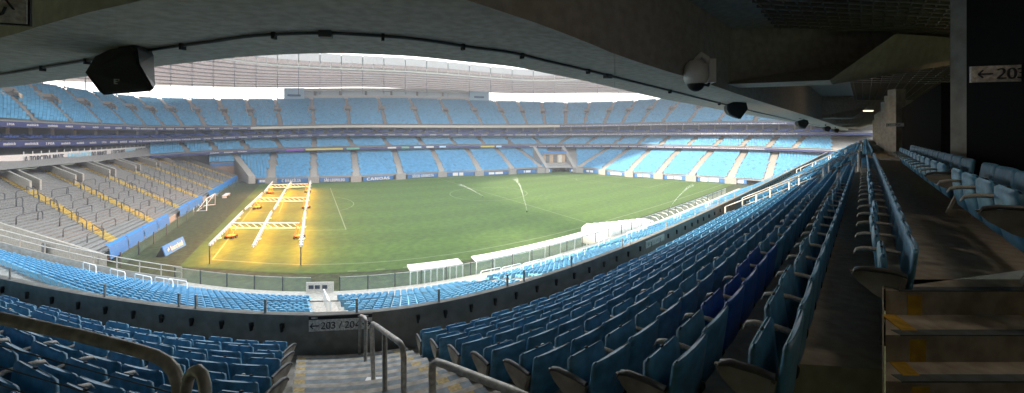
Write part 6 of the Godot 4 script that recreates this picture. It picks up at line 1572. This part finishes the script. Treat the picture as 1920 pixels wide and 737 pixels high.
	m = MB.new(true); m.tube([Vector3(-0.1, -0.1, 0.016), Vector3(0.0, -0.1, 0.016), Vector3(0.07, -0.06, 0.016), Vector3(0.09, 0.0, 0.016)], 0.012, 6); part(s4, "symbol_arc", m.done(), mt.ink)
	# tube lights that are on
	for q in [[Vector3(19.677, 15.737, -23.565), 0.45, "short lit tube light under a ceiling beam far down the walk"], [Vector3(14.279, 15.212, -13.897), 0.36, "short lit tube light in the gap beside the column"], [Vector3(4.7, EYE + 2.3, -2.9), 1.2, "tube light over the short flight of steps, out of the picture"]]:
		var t := thing("tube_light", q[2], "light", q[0])
		m = MB.new(); m.box(Vector3.ZERO, Vector3(q[1] * 1.1, 0.05, 0.08)); part(t, "tube", m.done(), mt.tube_light)
		m = MB.new(); m.box(Vector3(0, 0.05, 0), Vector3(q[1] * 1.2, 0.04, 0.12)); part(t, "fitting", m.done(), mt.cream)
		var l := OmniLight3D.new()
		l.name = "tube_glow"; l.light_color = Color(1, 0.86, 0.66) if q[1] < 1.0 else Color(1, 0.92, 0.82); l.light_energy = 0.25 if q[1] < 1.0 else 0.45; l.omni_range = 20; l.light_size = 0.3; l.shadow_enabled = true
		t.add_child(l, true)
		l.position = Vector3(0, -0.25, 0)

const HALL_AT := [2.0, 3.0, 4.0, 5.0, 6.5, 8.0, 10.0, 13.0, 18.0, 27.0, 40.0, 70.0]
const HALL_IN := [Vector3(0.051, 0, -4.357), Vector3(0.898, 0, -5.127), Vector3(1.767, 0, -6.042), Vector3(2.662, 0, -7.046), Vector3(4.042, 0, -8.651), Vector3(5.453, 0, -10.325), Vector3(7.366, 0, -12.617), Vector3(10.275, 0, -16.123), Vector3(15.179, 0, -22.052), Vector3(24.078, 0, -32.829), Vector3(36.988, 0, -48.474), Vector3(66.852, 0, -84.67)]
const HALL_MID := [Vector3(4.101, 0, -3.021), Vector3(4.899, 0, -4.053), Vector3(5.792, 0, -5.163), Vector3(6.726, 0, -6.308), Vector3(8.164, 0, -8.061), Vector3(9.623, 0, -9.836), Vector3(11.587, 0, -12.22), Vector3(14.55, 0, -15.814), Vector3(19.51, 0, -21.828), Vector3(28.461, 0, -32.679), Vector3(41.408, 0, -48.372), Vector3(71.305, 0, -84.612)]
const HALL_OUT := [Vector3(14.205, 0, -7.643), Vector3(14.115, 0, -8.107), Vector3(14.276, 0, -8.714), Vector3(14.629, 0, -9.438), Vector3(15.413, 0, -10.69), Vector3(16.405, 0, -12.085), Vector3(17.929, 0, -14.093), Vector3(20.466, 0, -17.303), Vector3(25.021, 0, -22.929), Vector3(33.623, 0, -33.424), Vector3(46.348, 0, -48.879), Vector3(76.052, 0, -84.902)]
func hall_at(u: float, d: float, y: float) -> Vector3:   # plan of the hall behind the rows
	var t := along(HALL_AT, u)
	if d > -1.5: return flat(cat(HALL_MID, t).lerp(cat(HALL_IN, t), (d + 1.5) / 4.5), y)
	return flat(cat(HALL_OUT, t).lerp(cat(HALL_MID, t), (d + 6.0) / 4.5), y)

func speaker(t: Node3D, _c: Vector3, f: Array, g: Array, mount: Vector3, r: float) -> void:
	var m := MB.new()
	m.loop_of([f, g])
	part(t, "cabinet", m.done(), mt.speaker_black)
	var mid := Vector3.ZERO
	for p in f: mid += p / f.size()
	var gr := MB.new()
	var a := []; var b := []
	for p in f:
		a.append(mid.lerp(p, 0.93) + Vector3(0, 0, 0.005)); b.append(mid.lerp(p, 0.9) + Vector3(0, 0, 0.03))
	gr.loop_of([a, b])
	part(t, "grille", gr.done(), mt.speaker_black)
	m = MB.new(true)
	var loops := []
	for y in [-0.1, 0.25]:
		var ring := []
		for i in 12: ring.append(mount + Vector3(cos(TAU * i / 12.0) * r, y, sin(TAU * i / 12.0) * r))
		loops.append(ring)
	m.loop_of(loops)
	part(t, "mount", m.done(), mt.black)
